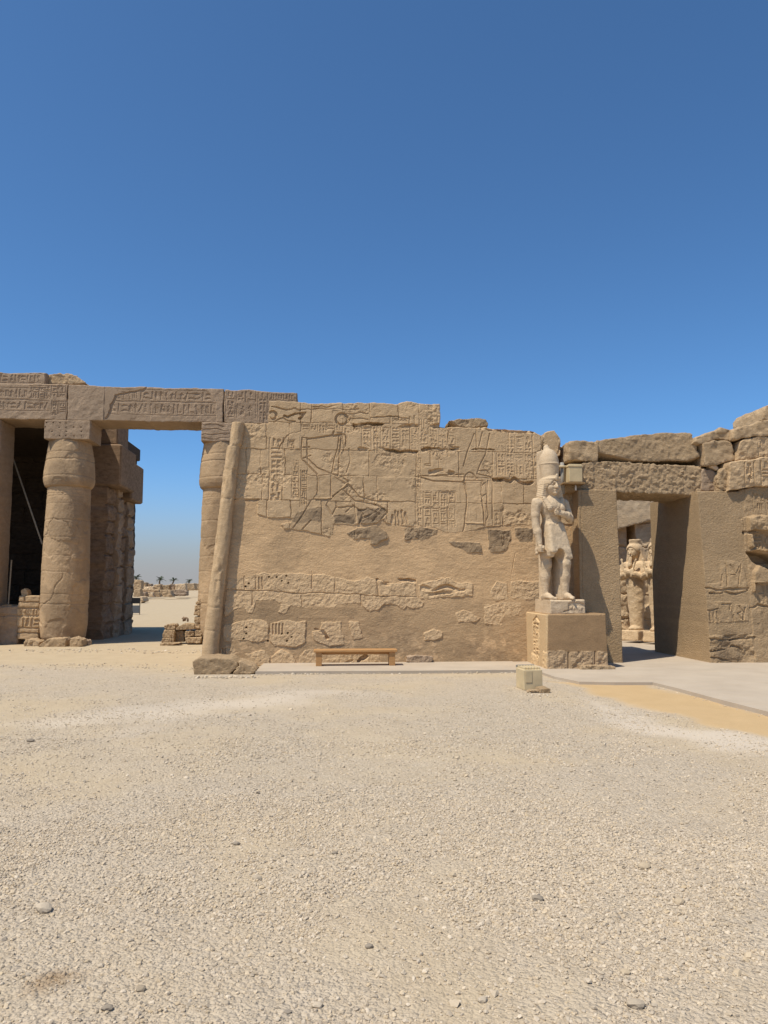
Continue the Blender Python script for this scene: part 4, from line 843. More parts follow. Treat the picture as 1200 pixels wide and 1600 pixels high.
    g.add(g.cap((0, -.215, 2.49 + hy), (0, -.262, 2.395 + hy), .020, .032), .015); g.add(g.cap((-.028, -.235, 2.385 + hy), (.028, -.235, 2.385 + hy), .02), .01)
    g.add(g.cap((-.05, -.205, 2.337 + hy), (.05, -.205, 2.337 + hy), .017), .006); g.add(g.cap((-.042, -.203, 2.308 + hy), (.042, -.203, 2.308 + hy), .017), .006); g.add(g.cap((-.025, -.225, 2.338 + hy), (.025, -.225, 2.338 + hy), .013), .008)
    kw = dict(dz=dz, rot=R(16), slim=(.80, .92), dx=-.17)
    g.S += .011 * f3(g.X, g.Y, g.Z, 19, 2, 5) * sstep(1.55, 1.64, g.Z) * sstep(1.92, 1.82, g.Z) * (g.Y < -.05) * (np.abs(g.X) < .3); g.S += .004 * f3(g.X, g.Y, g.Z, 24, 2, 9)
    for a_, b_ in (((-.3, -.3, 1.36), (.05, -.42, 1.30)), ((.18, -.45, 1.5), (.26, -.45, 1.22)), ((.06, -.42, .86), (.3, -.42, .84)), ((-.2, -.3, 1.60), (.22, -.3, 1.585))): g.sub(g.cap(a_, b_, .011), .004)
    g.done('body', t, m, seed=2, **kw)
    # nemes headcloth with lappets and brow band
    n = Fig((-.46, -.32, 1.80), (.46, .36, 2.80), 0.0125)
    n.add(n.ell((0, .01, 2.52), (.235, .245, .24)), 0); n.add(n.tbox(2.10, 2.62, (-.335, .335, -.08, .18), (-.215, .215, -.06, .18), .03), .03)
    n.sub(n.ell((0, -.28, 2.36), (.172, .25, .225)), .015); n.sub(n.tbox(1.8, 2.48, (-.155, .155, -.5, -.06), (-.165, .165, -.5, -.06), .01), .01)
    n.add(n.cap((-.26, -.10, 2.14), (-.19, -.205, 1.97), .07, .085, (1.0, .5, 1)), .02); n.add(n.cap((.26, -.10, 2.14), (.19, -.205, 1.97), .07, .085, (1.0, .5, 1)), .02)
    n.add(n.ell((0, -.0, 2.605), (.225, .24, .055)), .01); n.add(n.cap((.0, -.235, 2.58), (0, -.25, 2.68), .035, .03), .02); n.add(n.ell((0, -.24, 2.62), (.05, .03, .05)), .02)
    n.S += 0.006 * np.sin(n.Z * 150) * (n.Z < 2.52) * (np.abs(n.X) > .17)
    n.done('headcloth', t, m, wear=.003, seed=4, **kw)
    k = Fig((-.34, -.34, 2.55), (.34, .46, 3.46), 0.0125)
    k.add(k.cap((0, .03, 2.64), (0, .045, 2.96), .20, .225), 0); k.S = np.maximum(k.S, k.Z - 2.985)
    k.add(k.ell((0, .045, 2.95), (.238, .238, .04)), .008)
    k.add(k.ell((0, .055, 2.975), (.228, .228, .33)), .006); k.add(k.cap((0, .11, 3.2), (0, .145, 3.335), .095, .072), .05)
    k.sub(k.cap((-.05, -.20, 2.70), (.05, -.20, 2.70), .03), .01)
    k.done('crown', t, m, wear=.004, seed=6, **kw)
    b = Fig((-.34, .05, -.03), (.34, .62, 3.42), 0.02)
    b.add(b.tbox(-.02, 3.30, (-.06, .20, .13, .50), (-.05, .17, .20, .50), .02), 0); b.done('back_pillar', t, m, wear=.006, seed=7, **kw)
PEDTOP = P(900, 959, -1.25)[1]
def build_pedestal():
    w0 = -1.38; c = Canvas(3.0, 5.1, -.1, 1.5, 0.012, w0, .03, 71); pl = c.pts([(855, 1062), (856, 959), (947, 959), (953, 1062)]); zt = PEDTOP
    pl[1] = (pl[1][0], zt); pl[2] = (pl[2][0], zt)
    st = c.poly(c.pts([(840, 1020), (880, 1017), (930, 1020), (970, 1020), (970, 1060), (840, 1060)]), .5); S = blur(st.astype(np.float32), 2)
    c.plaster = 1 - S; c.D += S * (.018 * f2(c.U, c.Z, 11, 4, 3) - .004) + (1 - S) * .006 * f2(c.U, c.Z, 2.5, 3, 5); c.tint = .3 * f2(c.U, c.Z, 1.6, 4, 6)
    for x in (888, 930): c.stroke(c.pts([(x, 1019), (x, 1048)]), .02, .03)
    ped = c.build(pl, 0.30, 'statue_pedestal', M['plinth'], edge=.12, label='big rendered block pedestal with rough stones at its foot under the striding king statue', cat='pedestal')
    # carved strips left on the side face: a relief sheet standing 12 mm proud
    uL = pl[0][0]; s = Canvas(-.30, 1.42, -.1, 1.4, 0.012, uL - .015, .012, 72)
    pat = s.poly([(.35, .30), (.82, .28), (.85, .98), (.62, 1.05), (.50, 1.02), (.35, .95)], .5) | s.poly([(.2, -.1), (.72, -.1), (.78, .22), (.25, .27)], .6) | s.poly([(1.05, -.1), (1.4, -.1), (1.4, .36), (1.12, .38)], .6)
    S = blur(pat.astype(np.float32), 2); s.plaster = (1 - S) * .5; s.D += (1 - S) * .02 + S * .012 * f2(s.U, s.Z, 11, 3, 3); s.tint = .55 + .3 * S
    s.column(.38, .60, .3, .95, .03, .026); s.column(.60, .82, .3, .95, .03, .026); s.stroke([(.35, .97), (.6, 1.07), (.84, .99)], .04, .04)
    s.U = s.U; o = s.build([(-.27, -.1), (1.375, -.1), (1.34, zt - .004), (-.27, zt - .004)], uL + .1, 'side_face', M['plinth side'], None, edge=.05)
    me = o.data; n = len(me.vertices); a = np.zeros(n * 3, np.float32); me.vertices.foreach_get('co', a); a = a.reshape(-1, 3) + np.array(o['org'])
    a = np.stack([a[:, 1], -a[:, 0], a[:, 2]], 1) - np.array(ped['org']); me.vertices.foreach_set('co', a.astype(np.float32).ravel()); me.update()
    o.parent = ped; o.location = (0, 0, 0); o.rotation_euler = (0, 0, 0)
build_pedestal(); build_king()
stone('stone_slab', [(908, 1050), (909, 1041), (925, 1040), (962, 1042), (964, 1050)], G(935, 1050)[1], 0.35, M['rock'], rough=.02, seed=73, label='low slab of two stones lying at the right foot of the pedestal', cat='stone')

# --- statues of the inner court
def osiride(u, w, rot, label, z0, sc3):
    t = thing('court_statue', (u, w, z0), label, 'statue', 'mummy shaped statues in the inner court'); m = M['light']
    g = Fig((-.75, -.62, -.02), (.75, .62, 3.95), 0.026)
    g.limb([((0, 0, .05), .27), ((0, .02, .7), .30), ((0, 0, 1.5), .36), ((0, 0, 2.1), .40)], .05); g.S = g.cap((0, 0, .12), (0, 0, 2.1), .29, .42, (1.0, .8, 1))
    g.add(g.cap((0, -.25, .09), (0, 0, .1), .2, .25, (1.1, 1, .6)), .06); g.add(g.ell((0, -.02, 2.45), (.50, .34, .45)), .1); g.add(g.cap((-.42, 0, 2.72), (.42, 0, 2.72), .19), .1)
    for s in (-1, 1):
        g.limb([((s * .55, 0, 2.68), .17), ((s * .60, -.10, 2.25), .14), ((s * .25, -.36, 2.36), .12), ((-s * .12, -.40, 2.46), .1)], .04); g.add(g.ell((-s * .16, -.42, 2.5), (.11, .09, .11)), .03)
        g.add(g.cap((-s * .14, -.48, 2.25), (-s * .36, -.42, 2.98), .04), .01)
    g.add(g.cap((0, 0, 2.8), (0, 0, 3.1), .17), .06); g.add(g.ell((0, -.04, 3.3), (.26, .28, .33)), .04); g.add(g.cap((0, -.29, 3.34), (0, -.35, 3.22), .03, .05), .02)
    g.add(g.cap((0, -.28, 3.06), (0, -.36, 2.72), .07, .09), .02)
    for s in (-1, 1): g.sub(g.ell((s * .11, -.33, 3.37), (.08, .09, .04)), .02); g.add(g.ell((s * .28, -.02, 3.32), (.05, .07, .1)), .02)
    g.add(g.cap((-.08, -.3, 3.14), (.08, -.3, 3.14), .03), .02)
    g.done('body', t, m, rot, .02, sc3, seed=31)
    n = Fig((-.6, -.5, 2.4), (.6, .6, 3.95), .028); n.add(n.ell((0, .02, 3.42), (.34, .34, .30)), 0); n.add(n.tbox(2.75, 3.5, (-.46, .46, -.06, .3), (-.32, .32, -.05, .3), .05), .04)
    n.sub(n.ell((0, -.36, 3.2), (.24, .34, .32)), .02); n.sub(n.tbox(2.3, 3.35, (-.2, .2, -.8, -.06), (-.22, .22, -.8, -.06), .02), .01); n.add(n.cap((0, .05, 3.6), (0, .05, 3.78), .22, .25), .03); n.S = np.maximum(n.S, n.Z - 3.84); n.done('headcloth', t, m, rot, .012, sc3, seed=33)
    b = Fig((-.5, -.6, -.42), (.5, .5, .06), .03); b.add(b.tbox(-.4, .02, (-.42, .42, -.55, .4), (-.4, .4, -.52, .4), .03), 0); b.done('base', t, m, rot, .015, sc3, seed=34)
oz0, oz1 = P(996, 985, 5.6)[1], P(996, 843, 5.6)[1]; osc = (oz1 - oz0) / 3.84; os_p = [P(996, 1004, 5.6), P(1020, 1004, 4.9)]
osiride(os_p[0][0], 5.6, R(-58), 'mummy shaped statue with crossed arms seen whole through the gate opening', oz0, osc)
osiride(os_p[1][0] + .2, 4.9, R(-58), 'mummy shaped statue half hidden behind the dark passage wall of the gate', oz0, osc)
def pier(px0, px1, w0, d, z1, label, seed, mat='light'):
    a = P(px0, 950, w0)[0]; b = P(px1, 950, w0)[0]
    c = Canvas(a - .1, b + .1, -.1, z1 + .1, .03, w0, 0, seed); c.D += .03 * f2(c.U, c.Z, 4, 4, seed); c.tint = .4 * f2(c.U, c.Z, 1.5, 3, seed)
    for z in np.arange(.7, z1, .75): c.stroke([(a - .1, z), (b + .1, z + .02)], .03, .05, .5)
    return c.build([(a, -.1), (b, -.1), (b, z1), (a, z1)], w0 + d, 'court_pier', M[mat], edge=.6, label=label, cat='pillar', group='piers of the inner court')
pier(998, 1075, 6.35, 1.2, P(1000, 808, 6.3)[1], 'square pier directly behind the whole mummy statue', 81)
pier(940, 983, 6.5, 1.0, P(960, 815, 6.5)[1], 'pier at the left edge of the gate opening', 82)
pier(900, 1120, 9.0, .8, P(1000, 790, 9.0)[1], 'dark rear wall far behind the mummy statues', 83, 'cave')  # near-black colour stands in for the shade inside the opening
stone('court_beam', [(940, 833), (940, 772), (1090, 772), (1090, 795), (1021, 812), (968, 826)], 6.2, 1.5, M['light'], res=.04, rough=.008, chip=0, seed=84, label='pale roof beam above the mummy statues with a sloping underside', cat='beam')
stone('rubble_course', [(960, 1008), (962, 978), (1000, 985), (1090, 985), (1090, 1008)], 6.25, .6, M['col'], rough=.05, seed=85, label='low course of masonry behind the feet of the mummy statues', cat='masonry')

# --- the colonnade on the left
CW = 6.95; AF = 6.35
def lathe(name, u, w, prof, joints, mat, seed, parent, cracks=(), wear=.014, zs=.018, n=220):
    z0, z1 = prof[0][1], prof[-1][1]; z = np.arange(z0, z1 + 1e-6, zs); r = np.interp(z, [p[1] for p in prof], [p[0] for p in prof])
    if prof[0][0] > .3: r = blur(np.stack([r] * 3), 2)[1]
    th = np.linspace(-np.pi, np.pi, n, endpoint=False); TH, Z = np.meshgrid(th, z); RR = r[:, None] + 0 * TH; C, S_ = np.cos(TH), np.sin(TH)
    RR = RR - wear * (.5 * f3(C, S_, Z, 2.2, 4, seed) + .25 * f3(C, S_, Z, 9, 3, seed + 1)) - 1.3 * wear * sstep(.25, .36, f3(C, S_, Z * 1.6, 1.1, 4, seed + 5)) - .25 * wear * f3(C, S_, Z, 22, 2, seed + 6)
    for zj, dj in joints: RR -= dj * np.exp(-((Z - zj + .015 * f3(C, S_, Z * 0, 1.3, 3, int(zj * 50))) / .016) ** 2)
    A = TH * r.mean()
    for pts, wd, dp in cracks:
        d = np.full(A.shape, 9.)
        X = A + .04 * f2(A, Z, 4, 3, seed); Y = Z + .04 * f2(A, Z, 4, 3, seed + 2)
        for a, b in zip(pts[:-1], pts[1:]): d = np.minimum(d, segd(X, Y, a, b))
        RR -= dp * (1 - sstep(wd * .3, wd, d))
    V = np.stack([u + RR * C, w + RR * S_, Z], -1).reshape(-1, 3); k = np.arange(len(z) - 1)[:, None] * n; j = np.arange(n)[None]; j2 = (j + 1) % n
    Q = np.stack([k + j, k + j2, k + n + j2, k + n + j], -1).reshape(-1, 4); N = len(V); V = np.vstack([V, [u, w, z1], [u, w, z0]]); m = (len(z) - 1) * n
    Q = [tuple(q) for q in Q] + [(m + i, m + (i + 1) % n, N) for i in range(n)] + [((i + 1) % n, i, N + 1) for i in range(n)]
    tint = np.append(.5 * f3(C, S_, Z, 1.2, 3, seed + 8).ravel(), [0, 0]); dk = np.append((.6 * sstep(.05, .45, f3(C, S_, Z, 0.8, 4, seed + 11))).ravel(), [0, 0])
    return obj(name, V, Q, mat, parent, True, dict(tint=tint, dark=dk * .6))
ZB = lambda y: P(105, y, CW - .75)[1]
Z_AB, Z_AT = P(105, 686, AF)[1], P(105, 656, AF)[1]
def column(u, label, seed, cr=(), du=0.0):
    t = thing('papyrus_column', (u, CW, 0), label, 'column', 'colonnade columns')
    zc, zn = ZB(752), ZB(757)
    du = u + du; shaft = [(a * .90, b) for a, b in [(.60, -.1), (.64, .12), (.70, .22), (.745, .55), (.765, 1.1), (.755, 2.2), (.73, 3.2), (.70, 4.2), (.69, zn + .02)]]
    J = [(ZB(y), .006 + .016 * ((y * 7) % 5) / 5) for y in (944, 928, 893, 868, 838, 811, 785)]
    for k in range(5): J.append((ZB(759 + k * 3.5), .008))
    lathe('shaft', du, CW, shaft, J, M['col'], seed, t, cr)
    cap = [(a * .90, b) for a, b in [(.70, zn - .03), (.76, zn), (.81, zc + .03), (.825, zc + .14), (.815, zc + .3), (.78, zc + .7), (.735, zc + 1.0), (.69, Z_AB + .0)]]
    lathe('capital', du, CW, cap, [(ZB(741), .012), (ZB(715), .02), (ZB(704), .012)], M['col'], seed + 40, t, (), .014)
    c = Canvas(u - .8, u + .8, Z_AB - .1, Z_AT + .1, .012, AF - .03, 0, seed + 3); c.D += .008 * f2(c.U, c.Z, 7, 4, seed); c.tint = .3 * f2(c.U, c.Z, 2, 3, 2)
    if seed == 101: c.pits([(u - .62 + .2 * i + c.R.uniform(-.03, .03), Z_AB + .1 + .13 * j) for i in range(6) for j in range(4) if c.R.random() < .75], .018, .06)
    else:
        for i in range(4): c.stroke([(u - .7, Z_AB + .1 + .13 * i), (u + .7, Z_AB + .09 + .13 * i)], .02, .02, .8, None, .8)
    c.build([(u - .67, Z_AB), (u + .67, Z_AB), (u + .67, Z_AT - .003), (u - .67, Z_AT - .003)], AF + 1.1, 'abacus', M['grey'], t, edge=.25)
UC1 = (P(71, 670, AF)[0] + P(140, 670, AF)[0]) / 2; UC2 = P(315, 670, AF)[0] + .67
C1cr = [([(-1.9, 1.0), (-1.25, 1.35), (-.9, 2.1)], .025, .018), ([(-1.9, 3.1), (-1.5, 3.3), (-1.3, 3.75), (-.8, 3.6), (-.6, 3.2)], .022, .018), ([(-2.1, 4.6), (-1.4, 4.75), (-1.0, 4.5)], .02, .016), ([(-2.2, .62), (-1.9, .7), (-1.6, .6)], .06, .025)]
column(UC1, 'papyrus bud column with a pitted square top block, between dark hall and open bay', 101, C1cr, -.08)
column(UC2, 'papyrus bud column half hidden behind the corner of the carved wall', 102, (), -.06)
def beam(x0, x1, seed, label, yl, yr, zb, plaster=(), rows=(), cols=(), extra=None, w0=AF, top=None, name='architrave', depth=1.3):
    ua, ub = P(x0, 640, w0)[0], P(x1, 640, w0)[0]; zl, zr = P(x0, yl, w0)[1], P(x1, yr, w0)[1]
    c = Canvas(ua - .1, ub + .1, zb - .1, max(zl, zr) + .3, .013, w0, 0, seed); c.D += .009 * f2(c.U, c.Z, 6, 4, seed) + .006 * f2(c.U, c.Z, 1.2, 3, seed + 2)
    S = np.ones_like(c.D)
    for p in plaster: S = np.minimum(S, 1 - blur(c.poly(c.pts(p), .4).astype(np.float32), 2))
    D0 = c.D.copy(); c.D[:] = 0
    for a, b, y0, y1 in rows:
        q = P(a, y1, w0); r = P(b, y0, w0); c.row(q[0], r[0], q[1], r[1], .015, .019)
    for a, b, y0, y1 in cols:
        q = P(a, y1, w0); r = P(b, y0, w0); c.column(q[0], r[0], q[1], r[1], .015, .018)
    c.D = D0 + c.D * S + (1 - S) * (-.012); c.plaster = (1 - S) * .6; c.dark = .2 * sstep(.2, .7, f2(c.U, c.Z, 1.4, 4, seed + 4)); c.tint = .3 * f2(c.U, c.Z, 1.1, 3, seed)
    st = sstep(.3, .6, f2(c.U * 3.5, c.Z * .25, 1.6, 3, seed + 7)) * (1 - S); c.tint += .5 * st
    if extra: extra(c)
    pts = [(ua, zb), (ub, zb), (ub, zr)] + [(ub + (ua - ub) * i / 6, zr + (zl - zr) * i / 6 + rnd.uniform(-.02, .03)) for i in range(1, 6)] + [(ua, zl)]
    return c.build(top or pts, w0 + depth, name, M['grey'], edge=.35, label=label, cat='beam', group='architrave beams')
beam(-420, 104.5, 111, 'left architrave beam with crowded damaged hieroglyphs, over the dark hall', 594, 600, Z_AT, rows=[(-60, 44, 606, 622), (46, 78, 603, 612), (46, 78, 613, 622), (-60, 76, 626, 640)], cols=[(80, 91, 602, 620), (92, 103, 602, 620), (80, 91, 626, 646), (92, 103, 626, 646)])
beam(105.5, 349, 112, 'middle architrave beam over the open bay, patched with mortar at both ends', 601, 607, Z_AT, plaster=[[(100, 590), (168, 596), (185, 612), (172, 640), (166, 660), (100, 660)], [(300, 600), (325, 612), (338, 630), (338, 660), (352, 660), (352, 600)]],
     rows=[(178, 330, 611, 626), (168, 338, 630, 647)], extra=lambda c: c.stroke(c.pts([(166, 655), (175, 640), (180, 618), (225, 610), (232, 604)]), .04, .04, .9))
beam(350.5, 464, 113, 'right architrave beam whose end shows above the carved wall', 608, 613, Z_AT, cols=[(353, 368, 612, 652), (370, 384, 612, 628), (385, 400, 612, 628), (370, 400, 632, 652), (403, 418, 613, 655)], rows=[(420, 458, 615, 625)])
beam(-420, 69, 114, 'upper carved course block lying on the left architrave beam', 576, 582, P(30, 601, AF)[1] + .02, rows=[(-60, 10, 584, 596), (14, 64, 584, 597)], w0=AF + .1, name='course_block', depth=1.1)
stone('roof_slab', [(68, 601), (70, 588), (80, 585), (110, 583), (118, 586), (136, 600)], AF + .35, 1.1, M['rock'], rough=.05, seed=115, label='broken roof slab with a slanting end lying on the left beams', cat='stone block')
# dark hall behind: anta, roof, walls
def masonry(name, u0, u1, w0, w1, z0, z1, mat, seed, label, cat, course=.6, depth=.05, res=.03, edge=.5, **k):
    c = Canvas(u0 - .1, u1 + .1, z0 - .1, z1 + .1, res, w0, 0, seed); c.D += .05 * f2(c.U, c.Z, 2.2, 4, seed); c.tint = .4 * f2(c.U, c.Z, 1.2, 3, seed); zc = z0; i = 0
    while zc < z1:
        c.stroke([(u0 - .1, zc), (u1 + .1, zc)], .035, depth, .6, None, .4); u = u0 + c.R.uniform(0, 1)
        while u < u1: c.stroke([(u, zc), (u, min(zc + course, z1))], .03, depth * .8, .5); u += c.R.uniform(.7, 1.4)
        zc += course
    return c.build([(u0, z0), (u1, z0), (u1, z1), (u0, z1)], w1, name, mat, edge=edge, label=label, cat=cat, **k)
ua = P(0, 660, AF)[0]
masonry('anta', ua - 2.4, ua, AF + .02, AF + 1.1, -.05, Z_AT - .01, M['grey'], 121, 'square pilaster at the left edge of the photo beside the dark hall', 'pilaster', 1.1, .03, .02, .2)
masonry('hall_wall', -16.2, -8.9, 13.5, 14.3, -.05, 6.9, M['cave'], 122, 'rear wall inside the left hall, its shade put into the colour', 'wall')
fill_box('hall_wall', -16.8, -16.2, 7.2, 14.3, -.05, 6.9, M['cave'], 'unseen side wall added beyond the left edge to keep the hall dark', 'wall')  # out of view, added to shut light out of the hall
fill_box('roof_slab', -16.6, -8.75, AF + 1.34, 14.2, Z_AT + .02, Z_AT + .5, M['cave'], 'flat roof slab added over the hall to keep it dark', 'roof')  # added cover that blocks sky and sun from the hall
# receding side wall with its cap course, in shade, right of the first column
def side_wall():
    zt = P(200, 766, 10)[1]; u1 = P(203, 985, 12.1)[0]
    t = thing('shaded_wall', (u1, 10.5, 0), 'dark old masonry wall in shade behind the first column, topped by a projecting block', 'wall')
    for i, (w0, w1, uo, mat) in enumerate([(8.7, 9.7, 0, 'old'), (9.7, 10.3, .10, 'grey'), (10.3, 11.2, -.06, 'old'), (11.2, 12.1, .06, 'grey')]):
        a = Canvas(-12.6, -8.4, -.1, zt + .1, .03, w0, 0, 131 + i); 
        s = Canvas(w0 - .1, w1 + .1, -.1, zt + .1, .025, 0, 0, 141 + i)
        # right-hand face: a relief sheet facing +u
        s.D += .07 * f2(s.U, s.Z, 2.0, 4, 5 + i) + .03 * f2(s.U, s.Z, 7, 3, 9 + i); z = .5
        while z < zt: s.stroke([(w0 - .1, z), (w1 + .1, z + .03)], .05, .09, .7, None, .5); z += s.R.uniform(.45, .75)
        s.tint = .5 * f2(s.U, s.Z, 1.6, 3, i); o = s.build([(w0, -.05), (w1, -.05), (w1, zt), (w0, zt)], 1.6, 'wall_pier', M[mat], t, edge=.7)
        me = o.data; n = len(me.vertices); v = np.zeros(n * 3, np.float32); me.vertices.foreach_get('co', v); v = v.reshape(-1, 3) + np.array(t['org'])
        v = np.stack([u1 + uo - v[:, 1], v[:, 0], v[:, 2]], 1) - np.array(t['org']); me.vertices.foreach_set('co', v.astype(np.float32).ravel()); me.update()
    zc0, zc1 = zt, P(190, 697, 9.0)[1]
    V, Q = join(bevbox(u1 - 1.75, u1 + .40, 8.6, 10.6, zc0 - .02, zc1, .05), bevbox(u1 - 2.0, u1 + .28, 10.62, 12.3, zc0 - .25, zc1 - .25, .05)); obj('cap_block', V, Q, M['old'], t)
    zz0, zz1 = zc1 + .02, P(170, 668, 8.6)[1]
    V, Q = bevbox(P(152, 680, 8.8)[0], P(184, 680, 8.8)[0], 8.8, 10.2, zz0, zz1 + .3, .04); obj('beam_end', V, Q, M['old'], None, label='end of a cross beam in shade behind the first column top', cat='beam')
side_wall()
# low screen wall between anta and column, leaning timbers
masonry('screen_wall', P(-60, 960, AF)[0], P(29, 960, AF + .5)[0], AF + .5, AF + 1.0, -.05, P(20, 946, AF + .5)[1], M['grey'], 151, 'low shaded screen wall at the bottom left, below the dark hall', 'wall', .45, .03, .02)
def screen_end():
    px = [(27, 999), (27, 951), (29, 931), (62, 931), (61, 1000)]; pts = [P(x, y, AF + .45) for x, y in px]; c = Canvas(pts[1][0] - .1, pts[3][0] + .1, -.2, pts[3][1] + .1, .012, AF + .45, 0, 152)
    c.D += .012 * f2(c.U, c.Z, 6, 4, 2)
    for y in (941, 950, 962, 982, 990): c.stroke(c.pts([(20, y), (70, y + .5)]), .035, .05, .5)
    c.stroke(c.pts([(38, 931), (38, 941)]), .03, .05); q = P(31, 962, AF + .45); r = P(60, 952, AF + .45); c.row(q[0], r[0], q[1], r[1], .035, .03); q = P(31, 981, AF + .45); r = P(60, 964, AF + .45); c.row(q[0], r[0], q[1], r[1], .04, .035)
    c.build(pts, AF + 1.0, 'screen_wall', M['wall'], edge=.6, label='sunlit carved end of the low screen wall touching the first column', cat='wall')
screen_end()
stone('stone', [(33, 931), (33, 923), (38, 919), (43, 922), (44, 931)], AF + .55, .25, M['rock'], rough=.02, seed=153, label='small round stone sitting on top of the carved screen wall end', cat='stone')
stone('stone_slab', [(2, 948), (3, 945), (18, 945), (20, 948)], AF + .55, .4, M['rock'], rough=.012, seed=154, label='thin pale slab lying on the shaded screen wall', cat='stone')
def pole(x0, y0, x1, y1, w0, w1, r, label):
    a = P(x0, y0, w0); b = P(x1, y1, w1); V, Q = tube([(a[0], w0, a[1]), (b[0], w1, b[1])], r * .55, 8); obj('timber_pole', V, Q, M['pole'], label=label, cat='pole')
pole(19, 712, 66, 850, 7.9, 7.3, .045, 'long pale timber leaning diagonally in the dark hall opening')
pole(18, 875, 13, 945, 7.2, 7.0, .04, 'short upright timber standing behind the shaded screen wall')
stone('stone_slab', [(55, 1012), (68, 1003), (75, 998), (100, 997), (103, 1001), (102, 1012)], G(80, 1012)[1] + .3, .8, M['rock'], rough=.02, seed=155, label='broad flat slab at the foot of the first column', cat='stone')
stone('stone', [(38, 1012), (38, 1000), (50, 999), (62, 1003), (58, 1012)], G(50, 1012)[1] + .5, .5, M['rock'], rough=.04, seed=156, label='lumpy stone at the foot of the carved screen wall end', cat='stone')
stone('stone', [(108, 1012), (109, 998), (116, 996), (127, 1000), (128, 1012)], G(118, 1012)[1] + .3, .5, M['rock'], rough=.03, seed=157, label='small block right of the broad slab at the column foot', cat='stone')
stone('stone', [(127, 1011), (128, 1000), (136, 1001), (139, 1011)], G(132, 1011)[1] + .6, .4, M['grey'], rough=.03, seed=158, label='shaded little stone at the right side of the first column foot', cat='stone')

# --- rubble at the second column
ZR = lambda p: zm(p, 195, 895, 9.231)
RB = [([(570, 765), (620, 745), (720, 742), (735, 760), (720, 818), (570, 818)], 6.5, .5, 'rounded block crowning the left of the rubble heap'),
      ([(560, 825), (690, 825), (680, 945), (540, 945)], 6.45, .6, 'square brownish block under the rounded one in the rubble'),
      ([(545, 948), (680, 948), (670, 1010), (525, 1012)], 6.4, .6, 'low block at the left bottom of the rubble'),
      ([(690, 832), (716, 832), (706, 1008), (680, 1008)], 6.35, .18, 'thin upright slab edge splitting the rubble heap'),
      ([(735, 800), (850, 735), (1000, 742), (1005, 812), (740, 832)], 6.5, .6, 'long wedge shaped block on the right of the rubble'),
      ([(722, 838), (852, 838), (850, 1000), (718, 1000)], 6.6, .5, 'flat shaded face stone in the middle of the rubble'),
      ([(862, 850), (1000, 838), (1000, 910), (870, 922)], 6.5, .5, 'rough stone below the long wedge block'),
      ([(1007, 832), (1110, 828), (1110, 910), (1010, 915)], 6.5, .5, 'rough stone touching the corner moulding in the rubble'),
      ([(868, 938), (1100, 932), (1088, 1025), (875, 1012)], 6.3, .6, 'long rounded stone at the right foot of the rubble'),
      ([(512, 1022), (800, 1012), (700, 1040), (505, 1082)], 6.0, .4, 'flat tilted slab along the front foot of the rubble')]
for i, (p, w, d, l) in enumerate(RB): stone('rubble_stone', ZR(p), w, d, M['rock'], rough=.025, seed=160 + i, label=l, cat='stone', group='stones heaped by the second column')
pr = thing('masonry_pier', (P(310, 960, 6.6)[0], 6.6, 0), 'crumbling little pier of stacked blocks leaning on the second column', 'masonry')
for i, p in enumerate([[(1000, 640), (1150, 630), (1150, 722), (1000, 722)], [(985, 610), (1000, 552), (1150, 545), (1150, 622)], [(1003, 540), (1005, 475), (1170, 465), (1165, 542)], [(1080, 455), (1080, 395), (1180, 385), (1180, 457)], [(1020, 455), (1020, 420), (1078, 412), (1078, 455)], [(1010, 815), (1010, 735), (1085, 735), (1085, 818)], [(1090, 812), (1090, 735), (1150, 735), (1150, 815)]]):
    stone('block', ZR(p), 6.55, .6, M['rock'], rough=.025, seed=180 + i, parent=pr)
a = [P(x, y, 6.6) for x, y in ZR([(845, 700), (850, 660), (870, 650), (890, 650), (908, 665), (908, 705)])]
V, Q = join(tube([(p[0], 6.6, p[1]) for p in a], .028, 8), tube([(a[1][0] - .03, 6.6, a[1][1] + .03), (a[1][0] + .06, 6.6, a[1][1] - .06)], .05, 8, .03)); obj('bent_lump', V, Q, M['old'], smooth=True, label='small dark hooked lump perched on the rubble heap', cat='debris')

